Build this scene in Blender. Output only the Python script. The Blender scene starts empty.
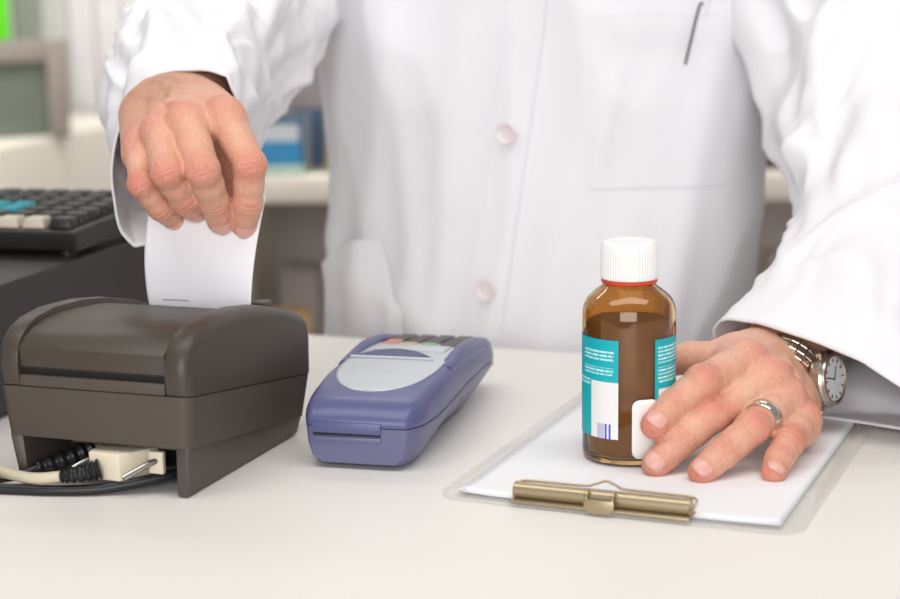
import bpy, bmesh, math, random
import numpy as np
from mathutils import Vector, Matrix, noise
PI = math.pi
SC = bpy.context.scene
COL = SC.collection
random.seed(7)
V = Vector

# ------------------------------------------------------------------ camera
H = .31
PITCH, ROLL = math.radians(10.4), math.radians(.8)
cd = bpy.data.cameras.new('camera')
cam = bpy.data.objects.new('camera', cd)
COL.objects.link(cam)
fw = V((0, math.cos(PITCH), -math.sin(PITCH)))
r0 = V((1, 0, 0))
u0 = r0.cross(fw)
rt = r0 * math.cos(ROLL) - u0 * math.sin(ROLL)
up = u0 * math.cos(ROLL) + r0 * math.sin(ROLL)
cam.matrix_world = Matrix(((rt.x, up.x, -fw.x, 0), (rt.y, up.y, -fw.y, 0), (rt.z, up.z, -fw.z, H), (0, 0, 0, 1)))
cd.sensor_width = 36
cd.lens = 36 * 1750 / 900
cd.clip_start = .01
cd.dof.use_dof = True
cd.dof.focus_distance = 1.13
cd.dof.aperture_fstop = 5.2
SC.camera = cam

# ------------------------------------------------------------------ world, light, exposure
w = bpy.data.worlds.new('world')
SC.world = w
w.use_nodes = True
w.node_tree.nodes['Background'].inputs[0].default_value = (1, .985, .98, 1)
w.node_tree.nodes['Background'].inputs[1].default_value = .38

def area(name, loc, target, sx, sy, power, col=(1, 1, 1)):
    l = bpy.data.lights.new(name, 'AREA')
    l.shape = 'RECTANGLE'
    l.size, l.size_y, l.energy, l.color = sx, sy, power, col
    o = bpy.data.objects.new(name, l)
    COL.objects.link(o)
    o.location = loc
    o.rotation_euler = (V(target) - V(loc)).to_track_quat('-Z', 'Y').to_euler()
    return o
area('counter_fill', (.0, .72, 1.75), (.0, .92, 0), 2.4, .7, 24, (1, .975, .94))  # unseen overhead panel, added to brighten the counter
area('window_fill', (-.5, -3.6, 1.0), (.1, 1.4, .15), 3.6, 2.4, 158, (.97, .98, 1))  # unseen broad area light behind the camera, serving as frontal fill
area('back_room_fill', (-.3, 2.42, 1.5), (-.25, 3.5, .0), 2.2, .4, 50, (1, .98, .95))  # unseen panel added to brighten the cabinet, blind and shelves
SC.view_settings.view_transform = 'Standard'
SC.view_settings.look = 'None'
SC.view_settings.gamma = 1
SC.view_settings.use_curve_mapping = False
SC.view_settings.exposure = -.2

# ------------------------------------------------------------------ materials
def lin(c):
    f = lambda v: v / 12.92 if v <= .04045 else ((v + .055) / 1.055) ** 2.4
    return tuple(f(v / 255) for v in c) + (1,)

def mat(name, col, rough=.5, var=.04, scale=40, bump=0, bscale=400, metal=0, **kw):
    m = bpy.data.materials.new(name)
    m.use_nodes = True
    nt = m.node_tree
    b = nt.nodes['Principled BSDF']
    c = lin(col)
    tc = nt.nodes.new('ShaderNodeTexCoord')
    n = nt.nodes.new('ShaderNodeTexNoise')
    n.inputs['Scale'].default_value = scale
    n.inputs['Detail'].default_value = 4
    nt.links.new(tc.outputs['Object'], n.inputs['Vector'])
    r = nt.nodes.new('ShaderNodeMix')
    r.data_type = 'RGBA'
    r.inputs['A'].default_value = tuple(min(1, v * (1 - var)) for v in c[:3]) + (1,)
    r.inputs['B'].default_value = tuple(min(1, v * (1 + var)) for v in c[:3]) + (1,)
    nt.links.new(n.outputs['Fac'], r.inputs['Factor'])
    nt.links.new(r.outputs['Result'], b.inputs['Base Color'])
    b.inputs['Roughness'].default_value = rough
    b.inputs['Metallic'].default_value = metal
    for k, v in kw.items():
        b.inputs[k.replace('_', ' ')].default_value = v
    if bump:
        n2 = nt.nodes.new('ShaderNodeTexNoise')
        n2.inputs['Scale'].default_value = bscale
        n2.inputs['Detail'].default_value = 3
        nt.links.new(tc.outputs['Object'], n2.inputs['Vector'])
        bp = nt.nodes.new('ShaderNodeBump')
        bp.inputs['Strength'].default_value = bump
        bp.inputs['Distance'].default_value = .001
        nt.links.new(n2.outputs['Fac'], bp.inputs['Height'])
        nt.links.new(bp.outputs['Normal'], b.inputs['Normal'])
    return m

M = dict(
    counter=mat('counter_laminate', (240, 236, 230), .45, .012, 6, .05, 900),
    floor=mat('floor_vinyl', (150, 145, 140), .5, .06, 3),
    wall=mat('wall_paint', (222, 216, 218), .8, .02, 3),
    coat=mat('coat_cotton', (234, 232, 235), .9, .012, 30, .12, 1400),
    thread=mat('coat_stitching', (234, 231, 235), .9, .03, 300),
    button=mat('button_pearl', (232, 220, 220), .3, .05, 80),
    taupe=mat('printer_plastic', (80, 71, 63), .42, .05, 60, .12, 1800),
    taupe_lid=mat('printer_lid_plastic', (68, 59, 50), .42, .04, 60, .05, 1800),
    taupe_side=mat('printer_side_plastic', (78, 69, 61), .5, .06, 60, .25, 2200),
    black=mat('black_plastic', (26, 24, 24), .45, .1, 50),
    black_gloss=mat('black_rubber', (28, 28, 31), .38, .1, 80),
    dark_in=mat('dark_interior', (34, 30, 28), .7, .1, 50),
    cream=mat('cream_plastic', (226, 214, 190), .45, .04, 60),
    cream_cable=mat('cream_cable', (208, 198, 172), .5, .04, 60),
    steel=mat('steel', (190, 186, 178), .25, .05, 100, metal=1),
    blue=mat('terminal_blue', (90, 93, 136), .33, .03, 90, .05, 2500),
    blue_reflect=mat('terminal_blue_reflect', (104, 104, 138), .36, .03, 90, .05, 2500),  # shell blue greyed to imitate the counter's reflection on the lower half
    blue_dark=mat('terminal_recess', (74, 76, 116), .4, .03, 90),
    grey_panel=mat('terminal_grey_panel', (196, 202, 207), .35, .02, 90),
    key_dark=mat('key_dark', (96, 92, 90), .5, .05, 90),
    key_red=mat('key_red', (206, 140, 132), .5, .05, 90),
    key_yellow=mat('key_yellow', (196, 184, 140), .5, .05, 90),
    key_green=mat('key_green', (150, 178, 150), .5, .05, 90),
    paper=mat('paper_white', (243, 242, 244), .8, .01, 20),
    paper2=mat('paper_off_white', (232, 231, 234), .8, .01, 20),
    receipt=mat('receipt_paper', (244, 242, 245), .6, .01, 20),
    print=mat('receipt_print', (170, 168, 172), .8, .1, 300),
    cap=mat('cap_white', (244, 243, 240), .4, .01, 80),
    red=mat('tamper_ring_red', (222, 70, 48), .4, .04, 80),
    sticker=mat('sticker_white', (243, 242, 238), .55, .01, 80),
    brass=mat('clip_metal', (178, 161, 132), .34, .06, 120, metal=.75),
    gold_steel=mat('watch_rose_steel', (214, 196, 178), .28, .05, 120, metal=1),
    silver=mat('ring_silver', (216, 208, 194), .22, .04, 200, metal=1),
    dial=mat('watch_dial', (222, 224, 226), .35, .03, 200),
    pen=mat('pen_white_metal', (236, 236, 238), .25, .03, 100),
    pen_clip=mat('pen_clip_steel', (120, 118, 118), .3, .04, 100, metal=1),
    drawer=mat('drawer_charcoal', (50, 44, 45), .5, .06, 30, .1, 900),
    kb=mat('keyboard_black', (46, 42, 42), .42, .08, 60),
    keycap=mat('keycap_black', (40, 37, 37), .4, .08, 60),
    keycap_teal=mat('keycap_teal', (0, 150, 165), .4, .05, 60),
    keycap_cream=mat('keycap_cream', (206, 196, 178), .4, .05, 60),
    shelf=mat('shelf_cream', (234, 227, 214), .6, .02, 10),
    shelf_back=mat('shelf_back_white', (224, 218, 222), .7, .02, 10),
    shelf_dark=mat('shelf_lower_back', (205, 197, 195), .7, .05, 6),
    box_blue=mat('carton_blue', (60, 150, 205), .5, .15, 25),
    box_navy=mat('carton_navy', (84, 112, 150), .5, .1, 20),
    box_white=mat('carton_white', (222, 226, 230), .5, .04, 20),
    box_yellow=mat('carton_yellow', (196, 176, 60), .5, .1, 40),
    box_green=mat('packet_green', (170, 190, 176), .5, .15, 60),
    box_orange=mat('packet_orange', (206, 168, 112), .5, .25, 40),
    box_grey=mat('packet_grey', (176, 168, 166), .5, .1, 40),
    box_brown=mat('carton_brown', (96, 72, 66), .6, .1, 30),
    box_pink=mat('carton_pink', (206, 176, 188), .6, .1, 30),
    cab=mat('cabinet_cream', (234, 227, 214), .55, .02, 8),
    frame_grey=mat('frame_grey', (138, 128, 120), .5, .05, 20),
    pane=mat('pane_grey_green', (96, 104, 94), .35, .3, 14),
    slat=mat('blind_slat', (194, 196, 190), .7, .12, 60),
    slat_light=mat('blind_slat_light', (216, 212, 212), .7, .06, 40),
    slat_dark=mat('blind_slat_grey_green', (142, 148, 134), .7, .16, 70),
    green=mat('sign_green', (86, 200, 6), .5, .04, 20),
    trouser=mat('trouser_grey', (70, 70, 78), .9, .05, 60),
    hair=mat('hair_grey', (150, 146, 142), .8, .1, 200),
    nail=mat('fingernail', (226, 172, 158), .3, .03, 300),
)

# amber glass
def glass(name, col, rough=0.0, ior=1.5):
    m = bpy.data.materials.new(name)
    m.use_nodes = True
    b = m.node_tree.nodes['Principled BSDF']
    b.inputs['Base Color'].default_value = lin(col)
    b.inputs['Transmission Weight'].default_value = 1
    b.inputs['Roughness'].default_value = rough
    b.inputs['IOR'].default_value = ior
    return m
M['amber'] = glass('amber_glass', (221, 178, 116), .0)
M['syrup'] = mat('grey_syrup', (172, 166, 186), .5, .03, 30)  # lilac grey offsets the amber tint; grey reflection put into the colour
M['acrylic'] = mat('clear_acrylic', (246, 243, 238), .12, .0, 10, Alpha=.32)

# skin
def skin_mat():
    m = bpy.data.materials.new('skin')
    m.use_nodes = True
    nt = m.node_tree
    b = nt.nodes['Principled BSDF']
    N = nt.nodes.new
    L = nt.links.new
    at = N('ShaderNodeAttribute'); at.attribute_name = 'flush'
    tc = N('ShaderNodeTexCoord')
    n1 = N('ShaderNodeTexNoise'); n1.inputs['Scale'].default_value = 55; n1.inputs['Detail'].default_value = 5
    n2 = N('ShaderNodeTexNoise'); n2.inputs['Scale'].default_value = 300; n2.inputs['Detail'].default_value = 3
    n3 = N('ShaderNodeTexNoise'); n3.inputs['Scale'].default_value = 130; n3.inputs['Detail'].default_value = 3; n3.inputs['Distortion'].default_value = 1.2
    L(tc.outputs['Object'], n3.inputs['Vector'])
    L(tc.outputs['Object'], n1.inputs['Vector']); L(tc.outputs['Object'], n2.inputs['Vector'])
    mx = N('ShaderNodeMix'); mx.data_type = 'RGBA'
    mx.inputs['A'].default_value = lin((226, 174, 148))
    mx.inputs['B'].default_value = lin((212, 124, 106))
    ad = N('ShaderNodeMath'); ad.operation = 'MULTIPLY_ADD'
    L(n1.outputs['Fac'], ad.inputs[0]); ad.inputs[1].default_value = .7; ad.inputs[2].default_value = -.3
    ad2 = N('ShaderNodeMath'); ad2.operation = 'ADD'; ad2.use_clamp = True
    L(ad.outputs[0], ad2.inputs[0]); L(at.outputs['Fac'], ad2.inputs[1])
    L(ad2.outputs[0], mx.inputs['Factor'])
    a2_ = N('ShaderNodeAttribute'); a2_.attribute_name = 'tan'
    n4 = N('ShaderNodeTexNoise'); n4.inputs['Scale'].default_value = 160; n4.inputs['Detail'].default_value = 4
    L(tc.outputs['Object'], n4.inputs['Vector'])
    mt_ = N('ShaderNodeMath'); mt_.operation = 'MULTIPLY'
    m5 = N('ShaderNodeMapRange'); m5.inputs[1].default_value = .35; m5.inputs[2].default_value = .62; m5.inputs[3].default_value = .6; m5.inputs[4].default_value = 1.0
    L(n4.outputs['Fac'], m5.inputs[0]); L(m5.outputs[0], mt_.inputs[0]); L(a2_.outputs['Fac'], mt_.inputs[1])
    mxt = N('ShaderNodeMix'); mxt.data_type = 'RGBA'
    L(mt_.outputs[0], mxt.inputs['Factor']); L(mx.outputs['Result'], mxt.inputs['A']); mxt.inputs['B'].default_value = lin((172, 120, 88))
    mx2 = N('ShaderNodeMix'); mx2.data_type = 'RGBA'; mx2.blend_type = 'MULTIPLY'
    mr = N('ShaderNodeMapRange'); mr.inputs[1].default_value = .35; mr.inputs[2].default_value = .65; mr.inputs[3].default_value = .9; mr.inputs[4].default_value = 1.04
    L(n2.outputs['Fac'], mr.inputs[0])
    cc = N('ShaderNodeCombineColor')
    L(mr.outputs[0], cc.inputs[0]); L(mr.outputs[0], cc.inputs[1]); L(mr.outputs[0], cc.inputs[2])
    mx2.inputs['Factor'].default_value = .6
    L(mxt.outputs['Result'], mx2.inputs['A']); L(cc.outputs[0], mx2.inputs['B'])
    L(mx2.outputs['Result'], b.inputs['Base Color'])
    b.inputs['Roughness'].default_value = .48
    b.inputs['Subsurface Weight'].default_value = .18
    b.inputs['Subsurface Radius'].default_value = (1, .35, .2)
    b.inputs['Subsurface Scale'].default_value = .004
    v = N('ShaderNodeTexVoronoi'); v.inputs['Scale'].default_value = 700
    L(tc.outputs['Object'], v.inputs['Vector'])
    sm = N('ShaderNodeMath'); sm.operation = 'ADD'
    L(v.outputs['Distance'], sm.inputs[0]); L(n2.outputs['Fac'], sm.inputs[1])
    sm2 = N('ShaderNodeMath'); sm2.operation = 'MULTIPLY_ADD'; sm2.inputs[1].default_value = 1.8
    L(n3.outputs['Fac'], sm2.inputs[0]); L(sm.outputs[0], sm2.inputs[2])
    bp = N('ShaderNodeBump'); bp.inputs['Strength'].default_value = .4; bp.inputs['Distance'].default_value = .0009
    L(sm2.outputs[0], bp.inputs['Height']); L(bp.outputs['Normal'], b.inputs['Normal'])
    return m
M['skin'] = skin_mat()

# bottle label: u = angle (radians), v = height in metres, carried as a UV map
def label_mat():
    m = bpy.data.materials.new('label_print')
    m.use_nodes = True
    nt = m.node_tree
    N, L = nt.nodes.new, nt.links.new
    b = nt.nodes['Principled BSDF']
    uv = N('ShaderNodeUVMap'); uv.uv_map = 'UVMap'
    sp = N('ShaderNodeSeparateXYZ'); L(uv.outputs[0], sp.inputs[0])
    def math_(op, a, bb, c=None):
        n = N('ShaderNodeMath'); n.operation = op
        for i, x in enumerate((a, bb, c)):
            if x is None: continue
            if isinstance(x, (int, float)): n.inputs[i].default_value = x
            else: L(x, n.inputs[i])
        return n.outputs[0]
    def box(x0, x1, y0, y1):
        a = math_('GREATER_THAN', sp.outputs[0], x0); c = math_('LESS_THAN', sp.outputs[0], x1)
        d = math_('GREATER_THAN', sp.outputs[1], y0); e = math_('LESS_THAN', sp.outputs[1], y1)
        return math_('MULTIPLY', math_('MULTIPLY', a, c), math_('MULTIPLY', d, e))
    def mix(fac, A, B):
        n = N('ShaderNodeMix'); n.data_type = 'RGBA'
        L(fac, n.inputs['Factor'])
        for k, x in (('A', A), ('B', B)):
            if isinstance(x, tuple): n.inputs[k].default_value = x
            else: L(x, n.inputs[k])
        return n.outputs['Result']
    teal, white, ink = lin((0, 176, 186)), lin((240, 238, 236)), lin((196, 244, 246))
    # small lines of type: short dashes of uneven length
    cmb = N('ShaderNodeCombineXYZ')
    L(math_('MULTIPLY', sp.outputs[0], 26), cmb.inputs[0])
    L(math_('FLOOR', math_('MULTIPLY', sp.outputs[1], 400), 0), cmb.inputs[1])
    nz = N('ShaderNodeTexNoise'); nz.inputs['Scale'].default_value = 1.0; nz.inputs['Detail'].default_value = 2
    L(cmb.outputs[0], nz.inputs['Vector'])
    dash = math_('GREATER_THAN', nz.outputs['Fac'], .45)
    fr = math_('FRACT', math_('MULTIPLY', sp.outputs[1], 400), 0)
    row = math_('MULTIPLY', math_('GREATER_THAN', fr, .25), math_('LESS_THAN', fr, .8))
    txt = math_('MULTIPLY', dash, row)
    zones = None
    for z in ZONES:
        q = box(*z)
        zones = q if zones is None else math_('MAXIMUM', zones, q)
    base = mix(math_('MULTIPLY', txt, zones), teal, ink)
    wz = None
    for z in WHITES:
        q = box(*z)
        wz = q if wz is None else math_('MAXIMUM', wz, q)
    base = mix(wz, base, white)
    for z, c in BARS:
        base = mix(box(*z), base, lin(c))
    geo = N('ShaderNodeNewGeometry')
    base = mix(geo.outputs['Backfacing'], base, lin((225, 222, 218)))
    L(base, b.inputs['Base Color'])
    b.inputs['Roughness'].default_value = .45
    return m

# ------------------------------------------------------------------ object helpers
def link(name, bm, m, parent=None, smooth=True, ang=35):
    me = bpy.data.meshes.new(name)
    bm.normal_update()
    bm.to_mesh(me)
    bm.free()
    return link_me(name, me, m, parent, smooth, ang)

def link_me(name, me, m, parent=None, smooth=True, ang=35):
    ms = m if isinstance(m, (list, tuple)) else [m]
    for q in ms:
        me.materials.append(M[q] if isinstance(q, str) else q)
    o = bpy.data.objects.new(name, me)
    COL.objects.link(o)
    if parent:
        o.parent = parent
        o.matrix_parent_inverse = parent.matrix_world.inverted() if False else Matrix()
    if smooth:
        me.shade_smooth()
        me.set_sharp_from_angle(angle=math.radians(ang))
    return o

def thing(name, label, cat, loc=(0, 0, 0), rz=0, group=None):
    o = bpy.data.objects.new(name, None)
    COL.objects.link(o)
    o.empty_display_size = .02
    o.location = loc
    o.rotation_euler = (0, 0, rz)
    return tag(o, label, cat, group)

def tag(o, label, cat, group=None):
    o['label'] = label
    o['category'] = cat
    if group: o['group'] = group
    return o

def struct(o):
    o['kind'] = 'structure'
    return o

def bevel(bm, off, seg=3, edges=None, ang=30):
    bm.normal_update()
    es = edges or [e for e in bm.edges if len(e.link_faces) == 2 and e.calc_face_angle(0) > math.radians(ang)]
    if es:
        bmesh.ops.bevel(bm, geom=es, offset=off, segments=seg, profile=.5, affect='EDGES', clamp_overlap=True)
    return bm

def box(x0, x1, y0, y1, z0, z1, bv=0, seg=3, bm=None):
    new = bmesh.new()
    bmesh.ops.create_cube(new, size=1)
    for v in new.verts:
        v.co = V((x0 + (v.co.x + .5) * (x1 - x0), y0 + (v.co.y + .5) * (y1 - y0), z0 + (v.co.z + .5) * (z1 - z0)))
    if bv: bevel(new, bv, seg)
    return merge(bm, new)

def merge(bm, new):
    if bm is None: return new
    me = bpy.data.meshes.new('t')
    new.to_mesh(me)
    new.free()
    bm.from_mesh(me)
    bpy.data.meshes.remove(me)
    return bm

def hexa(pts, bv=0, seg=3, bm=None):
    """8 corners: bottom ring of four, top ring of four"""
    new = bmesh.new()
    vs = [new.verts.new(p) for p in pts]
    for f in ((3, 2, 1, 0), (4, 5, 6, 7), (0, 1, 5, 4), (1, 2, 6, 5), (2, 3, 7, 6), (3, 0, 4, 7)):
        new.faces.new([vs[i] for i in f])
    bmesh.ops.recalc_face_normals(new, faces=new.faces)
    if bv: bevel(new, bv, seg)
    return merge(bm, new)

def prism(poly, a0, a1, axis=0, bv=0, seg=3, bm=None, ang=50):
    """poly of (p, q) points extruded along an axis: axis 0 -> (a, p, q); axis 2 -> (p, q, a)"""
    new = bmesh.new()
    f = (lambda a, p, q: (a, p, q)) if axis == 0 else ((lambda a, p, q: (p, a, q)) if axis == 1 else (lambda a, p, q: (p, q, a)))
    A = [new.verts.new(f(a0, *p)) for p in poly]
    B = [new.verts.new(f(a1, *p)) for p in poly]
    n = len(poly)
    fa = new.faces.new(A[::-1]); fb = new.faces.new(B)
    for i in range(n):
        new.faces.new((A[i], A[(i + 1) % n], B[(i + 1) % n], B[i]))
    bmesh.ops.recalc_face_normals(new, faces=new.faces)
    if bv:
        cap = {id(fa), id(fb)}
        es = [e for e in new.edges if any(f in (fa, fb) for f in e.link_faces)]
        bevel(new, bv, seg, es)
    return merge(bm, new)

def crv(pts, n):
    """Catmull-Rom through points"""
    P = [V(p) for p in pts]
    P = [P[0] * 2 - P[1]] + P + [P[-1] * 2 - P[-2]]
    out = []
    m = len(P) - 3
    for k in range(n):
        t = k / (n - 1) * m
        i = min(int(t), m - 1)
        u = t - i
        a, b, c, d = P[i:i + 4]
        out.append(.5 * ((2 * b) + (c - a) * u + (2 * a - 5 * b + 4 * c - d) * u * u + (3 * b - a - 3 * c + d) * u ** 3))
    return out

def tube(pts, r, n=40, seg=14, bm=None, closed=False, smoothpath=True):
    P = crv(pts, n) if smoothpath and not closed else [V(p) for p in pts]
    n = len(P)
    new = bmesh.new()
    T = [(P[(i + 1) % n] - P[i - 1]).normalized() if closed else (P[min(i + 1, n - 1)] - P[max(i - 1, 0)]).normalized() for i in range(n)]
    nrm = T[0].orthogonal().normalized()
    rings = []
    for i in range(n):
        nrm = (nrm - T[i] * nrm.dot(T[i])).normalized()
        bn = T[i].cross(nrm)
        rr = r(i / (n - 1)) if callable(r) else r
        rings.append([new.verts.new(P[i] + (nrm * math.cos(a) + bn * math.sin(a)) * rr) for a in (2 * PI * k / seg for k in range(seg))])
    for i in range(n if closed else n - 1):
        A, B = rings[i], rings[(i + 1) % n]
        for k in range(seg):
            new.faces.new((A[k], A[(k + 1) % seg], B[(k + 1) % seg], B[k]))
    if not closed:
        new.faces.new(rings[0][::-1]); new.faces.new(rings[-1])
    bmesh.ops.recalc_face_normals(new, faces=new.faces)
    return merge(bm, new)

def lathe(prof, seg=96, bm=None, c=(0, 0, 0), rf=None):
    new = bmesh.new()
    rings = []
    for r, z in prof:
        if r < 1e-6:
            rings.append([new.verts.new((c[0], c[1], c[2] + z))])
        else:
            rings.append([new.verts.new((c[0] + r * (1 + (rf(a, z) if rf else 0)) * math.cos(a), c[1] + r * (1 + (rf(a, z) if rf else 0)) * math.sin(a), c[2] + z)) for a in (2 * PI * k / seg for k in range(seg))])
    for A, B in zip(rings, rings[1:]):
        for k in range(seg):
            q = (k + 1) % seg
            if len(A) == 1 and len(B) == 1: continue
            if len(A) == 1: new.faces.new((A[0], B[q], B[k]))
            elif len(B) == 1: new.faces.new((A[k], A[q], B[0]))
            else: new.faces.new((A[k], A[q], B[q], B[k]))
    bmesh.ops.recalc_face_normals(new, faces=new.faces)
    return merge(bm, new)

def grid(fn, nu, nv, closed_u=False, bm=None):
    new = bmesh.new()
    vs = [[new.verts.new(fn(i / (nu if closed_u else nu - 1), j / (nv - 1))) for i in range(nu)] for j in range(nv)]
    for j in range(nv - 1):
        for i in range(nu if closed_u else nu - 1):
            k = (i + 1) % nu
            new.faces.new((vs[j][i], vs[j][k], vs[j + 1][k], vs[j + 1][i]))
    return merge(bm, new)

def solidify(o, t, off=-1):
    md = o.modifiers.new('thickness', 'SOLIDIFY')
    md.thickness = t
    md.offset = off
    return o

def rrect(x0, x1, y0, y1, r, n=6):
    out = []
    for cx, cy, a0 in ((x1 - r, y1 - r, 0), (x0 + r, y1 - r, 90), (x0 + r, y0 + r, 180), (x1 - r, y0 + r, 270)):
        for k in range(n + 1):
            a = math.radians(a0 + 90 * k / n)
            out.append((cx + r * math.cos(a), cy + r * math.sin(a)))
    return out

def ss(a, b, x):
    t = max(0, min(1, (x - a) / (b - a)))
    return t * t * (3 - 2 * t)

def interp(keys, x):
    if x <= keys[0][0]: return keys[0][1]
    for (a, p), (b, q) in zip(keys, keys[1:]):
        if x <= b: 
            t = (x - a) / (b - a)
            t = t * t * (3 - 2 * t) * .35 + t * .65
            return p + (q - p) * t
    return keys[-1][1]

# ================================================================== SETTING
struct(link('floor', box(-3.2, 3.2, -2.5, 4.2, -1.05, -1.0), 'floor'))
struct(link('wall_back', box(-3.2, 3.2, 4.0, 4.1, -1.0, 1.9), 'wall'))

# counter, turned 22 degrees against the view
CA = math.radians(-22)
ctr = thing('counter', 'wide cream white service counter under the printer, terminal and clipboard', 'counter', (-.118, 1.5257, 0), CA)
link('countertop', box(-1.6, 1.9, -1.0, 0, -.035, 0, .003), 'counter', ctr)
link('front_panel', box(-1.55, 1.85, -.97, -.94, -1.0, -.0355), 'counter', ctr)
link('side_panel', box(-1.55, -1.52, -.9395, -.06, -1.0, -.0355), 'counter', ctr)
link('side_panel', box(1.82, 1.85, -.9395, -.06, -1.0, -.0355), 'counter', ctr)

# ================================================================== RECEIPT PRINTER  (local x = l to the left, y = depth v, z)
# local frame: x axis = -dl (to the right), so l = -x
PA = math.radians(70.4 - 90)
pr = thing('receipt_printer', 'dark taupe receipt printer with cables plugged in under its raised end', 'printer', (-.1617, 1.0257, 0), PA)
def L_(pts): return [(-l, v, z) for l, v, z in pts]
# base tier between bottom edge and seam, sloping down away from the raised cable end
bm = bmesh.new()
plan = rrect(-.1300, .0040, .0000, .1805, .0075, 6)
lo_, hi_ = [], []
for x, y in plan:
    t = y / .1805
    k = (x - .0040) / -.134
    xb = .0030 - k * .1290 if True else x
    yb = .0010 + t * .1690
    lo_.append(bm.verts.new((xb, yb, .0315 - .0195 * t)))
    hi_.append(bm.verts.new((x, y, .0637 - .0240 * t)))
n_ = len(plan)
bm.faces.new(lo_[::-1]); bm.faces.new(hi_)
for k in range(n_): bm.faces.new((lo_[k], lo_[(k + 1) % n_], hi_[(k + 1) % n_], hi_[k]))
bmesh.ops.recalc_face_normals(bm, faces=bm.faces)
link('base_shell', bm, 'taupe_side', pr, ang=40)
# flared wedge skirts (the raised feet)
for s in (0, 1):
    a, b = ((-.0018, .0085), (.1245, .1165))[s]
    o_, i_ = ((.0000, .0080), (.1185, .1120))[s]
    link('foot_skirt', hexa(L_([(o_, .002, .0008), (o_ + (0 if s else 0), .162, .0008), (i_, .162, .0008), (i_, .002, .0008),
                                (a, .0015, .033), (a, .167, .0125), (b, .167, .0125), (b, .004, .033)]), .0015, 2), 'taupe', pr)
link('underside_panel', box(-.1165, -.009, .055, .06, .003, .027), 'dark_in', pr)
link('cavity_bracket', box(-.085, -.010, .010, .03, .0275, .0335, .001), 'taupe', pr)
# upper shell: two rounded cheeks, a lid between them
outer = [(.001, .0642), (-.0008, .076), (.0005, .086), (.0045, .0930), (.012, .0990), (.024, .1035), (.045, .1058), (.08, .1046), (.112, .1003), (.147, .0922), (.170, .0845), (.179, .0790), (.1815, .066), (.181, .0405)]
for s in (0, 1):
    x0, x1 = ((-.0118, .0045), (-.1305, -.1142))[s]
    bm = bmesh.new()
    f = lambda a, p: (a, p[0], p[1])
    A = [bm.verts.new(f(x0, p)) for p in outer]
    B = [bm.verts.new(f(x1, p)) for p in outer]
    n = len(outer)
    fa = bm.faces.new(A[::-1]); fb = bm.faces.new(B)
    for i in range(n):
        bm.faces.new((A[i], A[(i + 1) % n], B[(i + 1) % n], B[i]))
    bmesh.ops.recalc_face_normals(bm, faces=bm.faces)
    big, small = (fb, fa) if s == 0 else (fa, fb)
    n1 = len(outer) - 1
    es = [e for e in bm.edges if big in e.link_faces and not (e.verts[0].co.z < .0645 and e.verts[1].co.z < .0645)]
    bmesh.ops.bevel(bm, geom=es, offset=.0075, segments=5, profile=.5, affect='EDGES', clamp_overlap=True)
    es = [e for e in bm.edges if small in e.link_faces]
    bmesh.ops.bevel(bm, geom=es, offset=.0008, segments=2, profile=.5, affect='EDGES', clamp_overlap=True)
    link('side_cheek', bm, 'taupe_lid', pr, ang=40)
lid = [(.0035, .0745), (.0015, .0765), (.0012, .0885), (.0080, .0945), (.016, .0982), (.028, .1010), (.042, .1022), (.060, .1020), (.085, .1002), (.105, .0978), (.105, .0930), (.03, .09), (.01, .0745)]
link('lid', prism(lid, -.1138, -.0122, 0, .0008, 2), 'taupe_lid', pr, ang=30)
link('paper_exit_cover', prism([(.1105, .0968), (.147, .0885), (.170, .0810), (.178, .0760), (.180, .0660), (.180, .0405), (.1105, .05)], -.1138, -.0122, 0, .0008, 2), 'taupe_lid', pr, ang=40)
link('tear_slot_strip', box(-.1138, -.0122, .0000, .012, .0640, .0712, .0008), 'taupe', pr)
link('inner_body', prism([(.006, .0640), (.006, .086), (.02, .095), (.06, .098), (.098, .094), (.1, .0640)], -.1142, -.0118, 0), 'dark_in', pr)
link('hinge_latch', box(-.016, -.006, .128, .142, .0940, .0985, .001), 'taupe', pr)

# serial connector + cables below the printer
cn = thing('serial_cable', 'cream serial cable with a cream connector hood plugged in under the printer', 'cable', (-.1617, 1.0257, 0), PA)
link('connector_hood', hexa([(-.0640, -.003, .0085), (-.0440, -.004, .0085), (-.030, .019, .0085), (-.066, .019, .0085),
                             (-.0660, -.003, .0262), (-.0440, -.004, .0262), (-.028, .019, .0262), (-.068, .019, .0262)], .0015, 3), 'cream', cn)
fl = link('connector_flange', box(-.030, -.020, .008, .012, .012, .0262, .0008), 'cream', cn)
link('thumbscrew', tube([(-.039, -.008, .0125), (-.029, .004, .0185), (-.0245, .010, .0205)], .0021, 8, 12), 'steel', cn)
link('thumbscrew', tube([(-.079, .0, .0135), (-.072, .008, .018), (-.068, .012, .020)], .0021, 8, 12), 'steel', cn)
bt = tube([(-.0575, -.003, .0158), (-.064, -.007, .0142), (-.074, -.012, .0128), (-.080, -.014, .0120)], lambda t: .0062 - .0026 * t + .0007 * math.sin(t * 44), 60, 18)
link('strain_relief', bt, 'black_gloss', cn)
link('cord', tube([(-.079, -.0138, .0121), (-.095, -.017, .0105), (-.115, -.012, .0098), (-.150, .004, .0085), (-.22, .03, .0048), (-.30, .05, .0045)], .0035, 60, 14), 'cream_cable', cn)
c2 = thing('power_cable', 'black power cable with a ribbed plug under the printer, behind the cream one', 'cable', (-.1617, 1.0257, 0), PA)
link('plug', tube([(-.080, .034, .0195), (-.091, .020, .0150), (-.108, .006, .0095)], lambda t: .0066 - .002 * t + .0008 * math.sin(t * 40), 50, 18), 'black_gloss', c2)
link('cord', tube([(-.107, .0065, .0096), (-.120, -.004, .0062), (-.16, -.022, .004), (-.24, -.03, .004)], .0033, 40, 12), 'black_gloss', c2)
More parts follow.
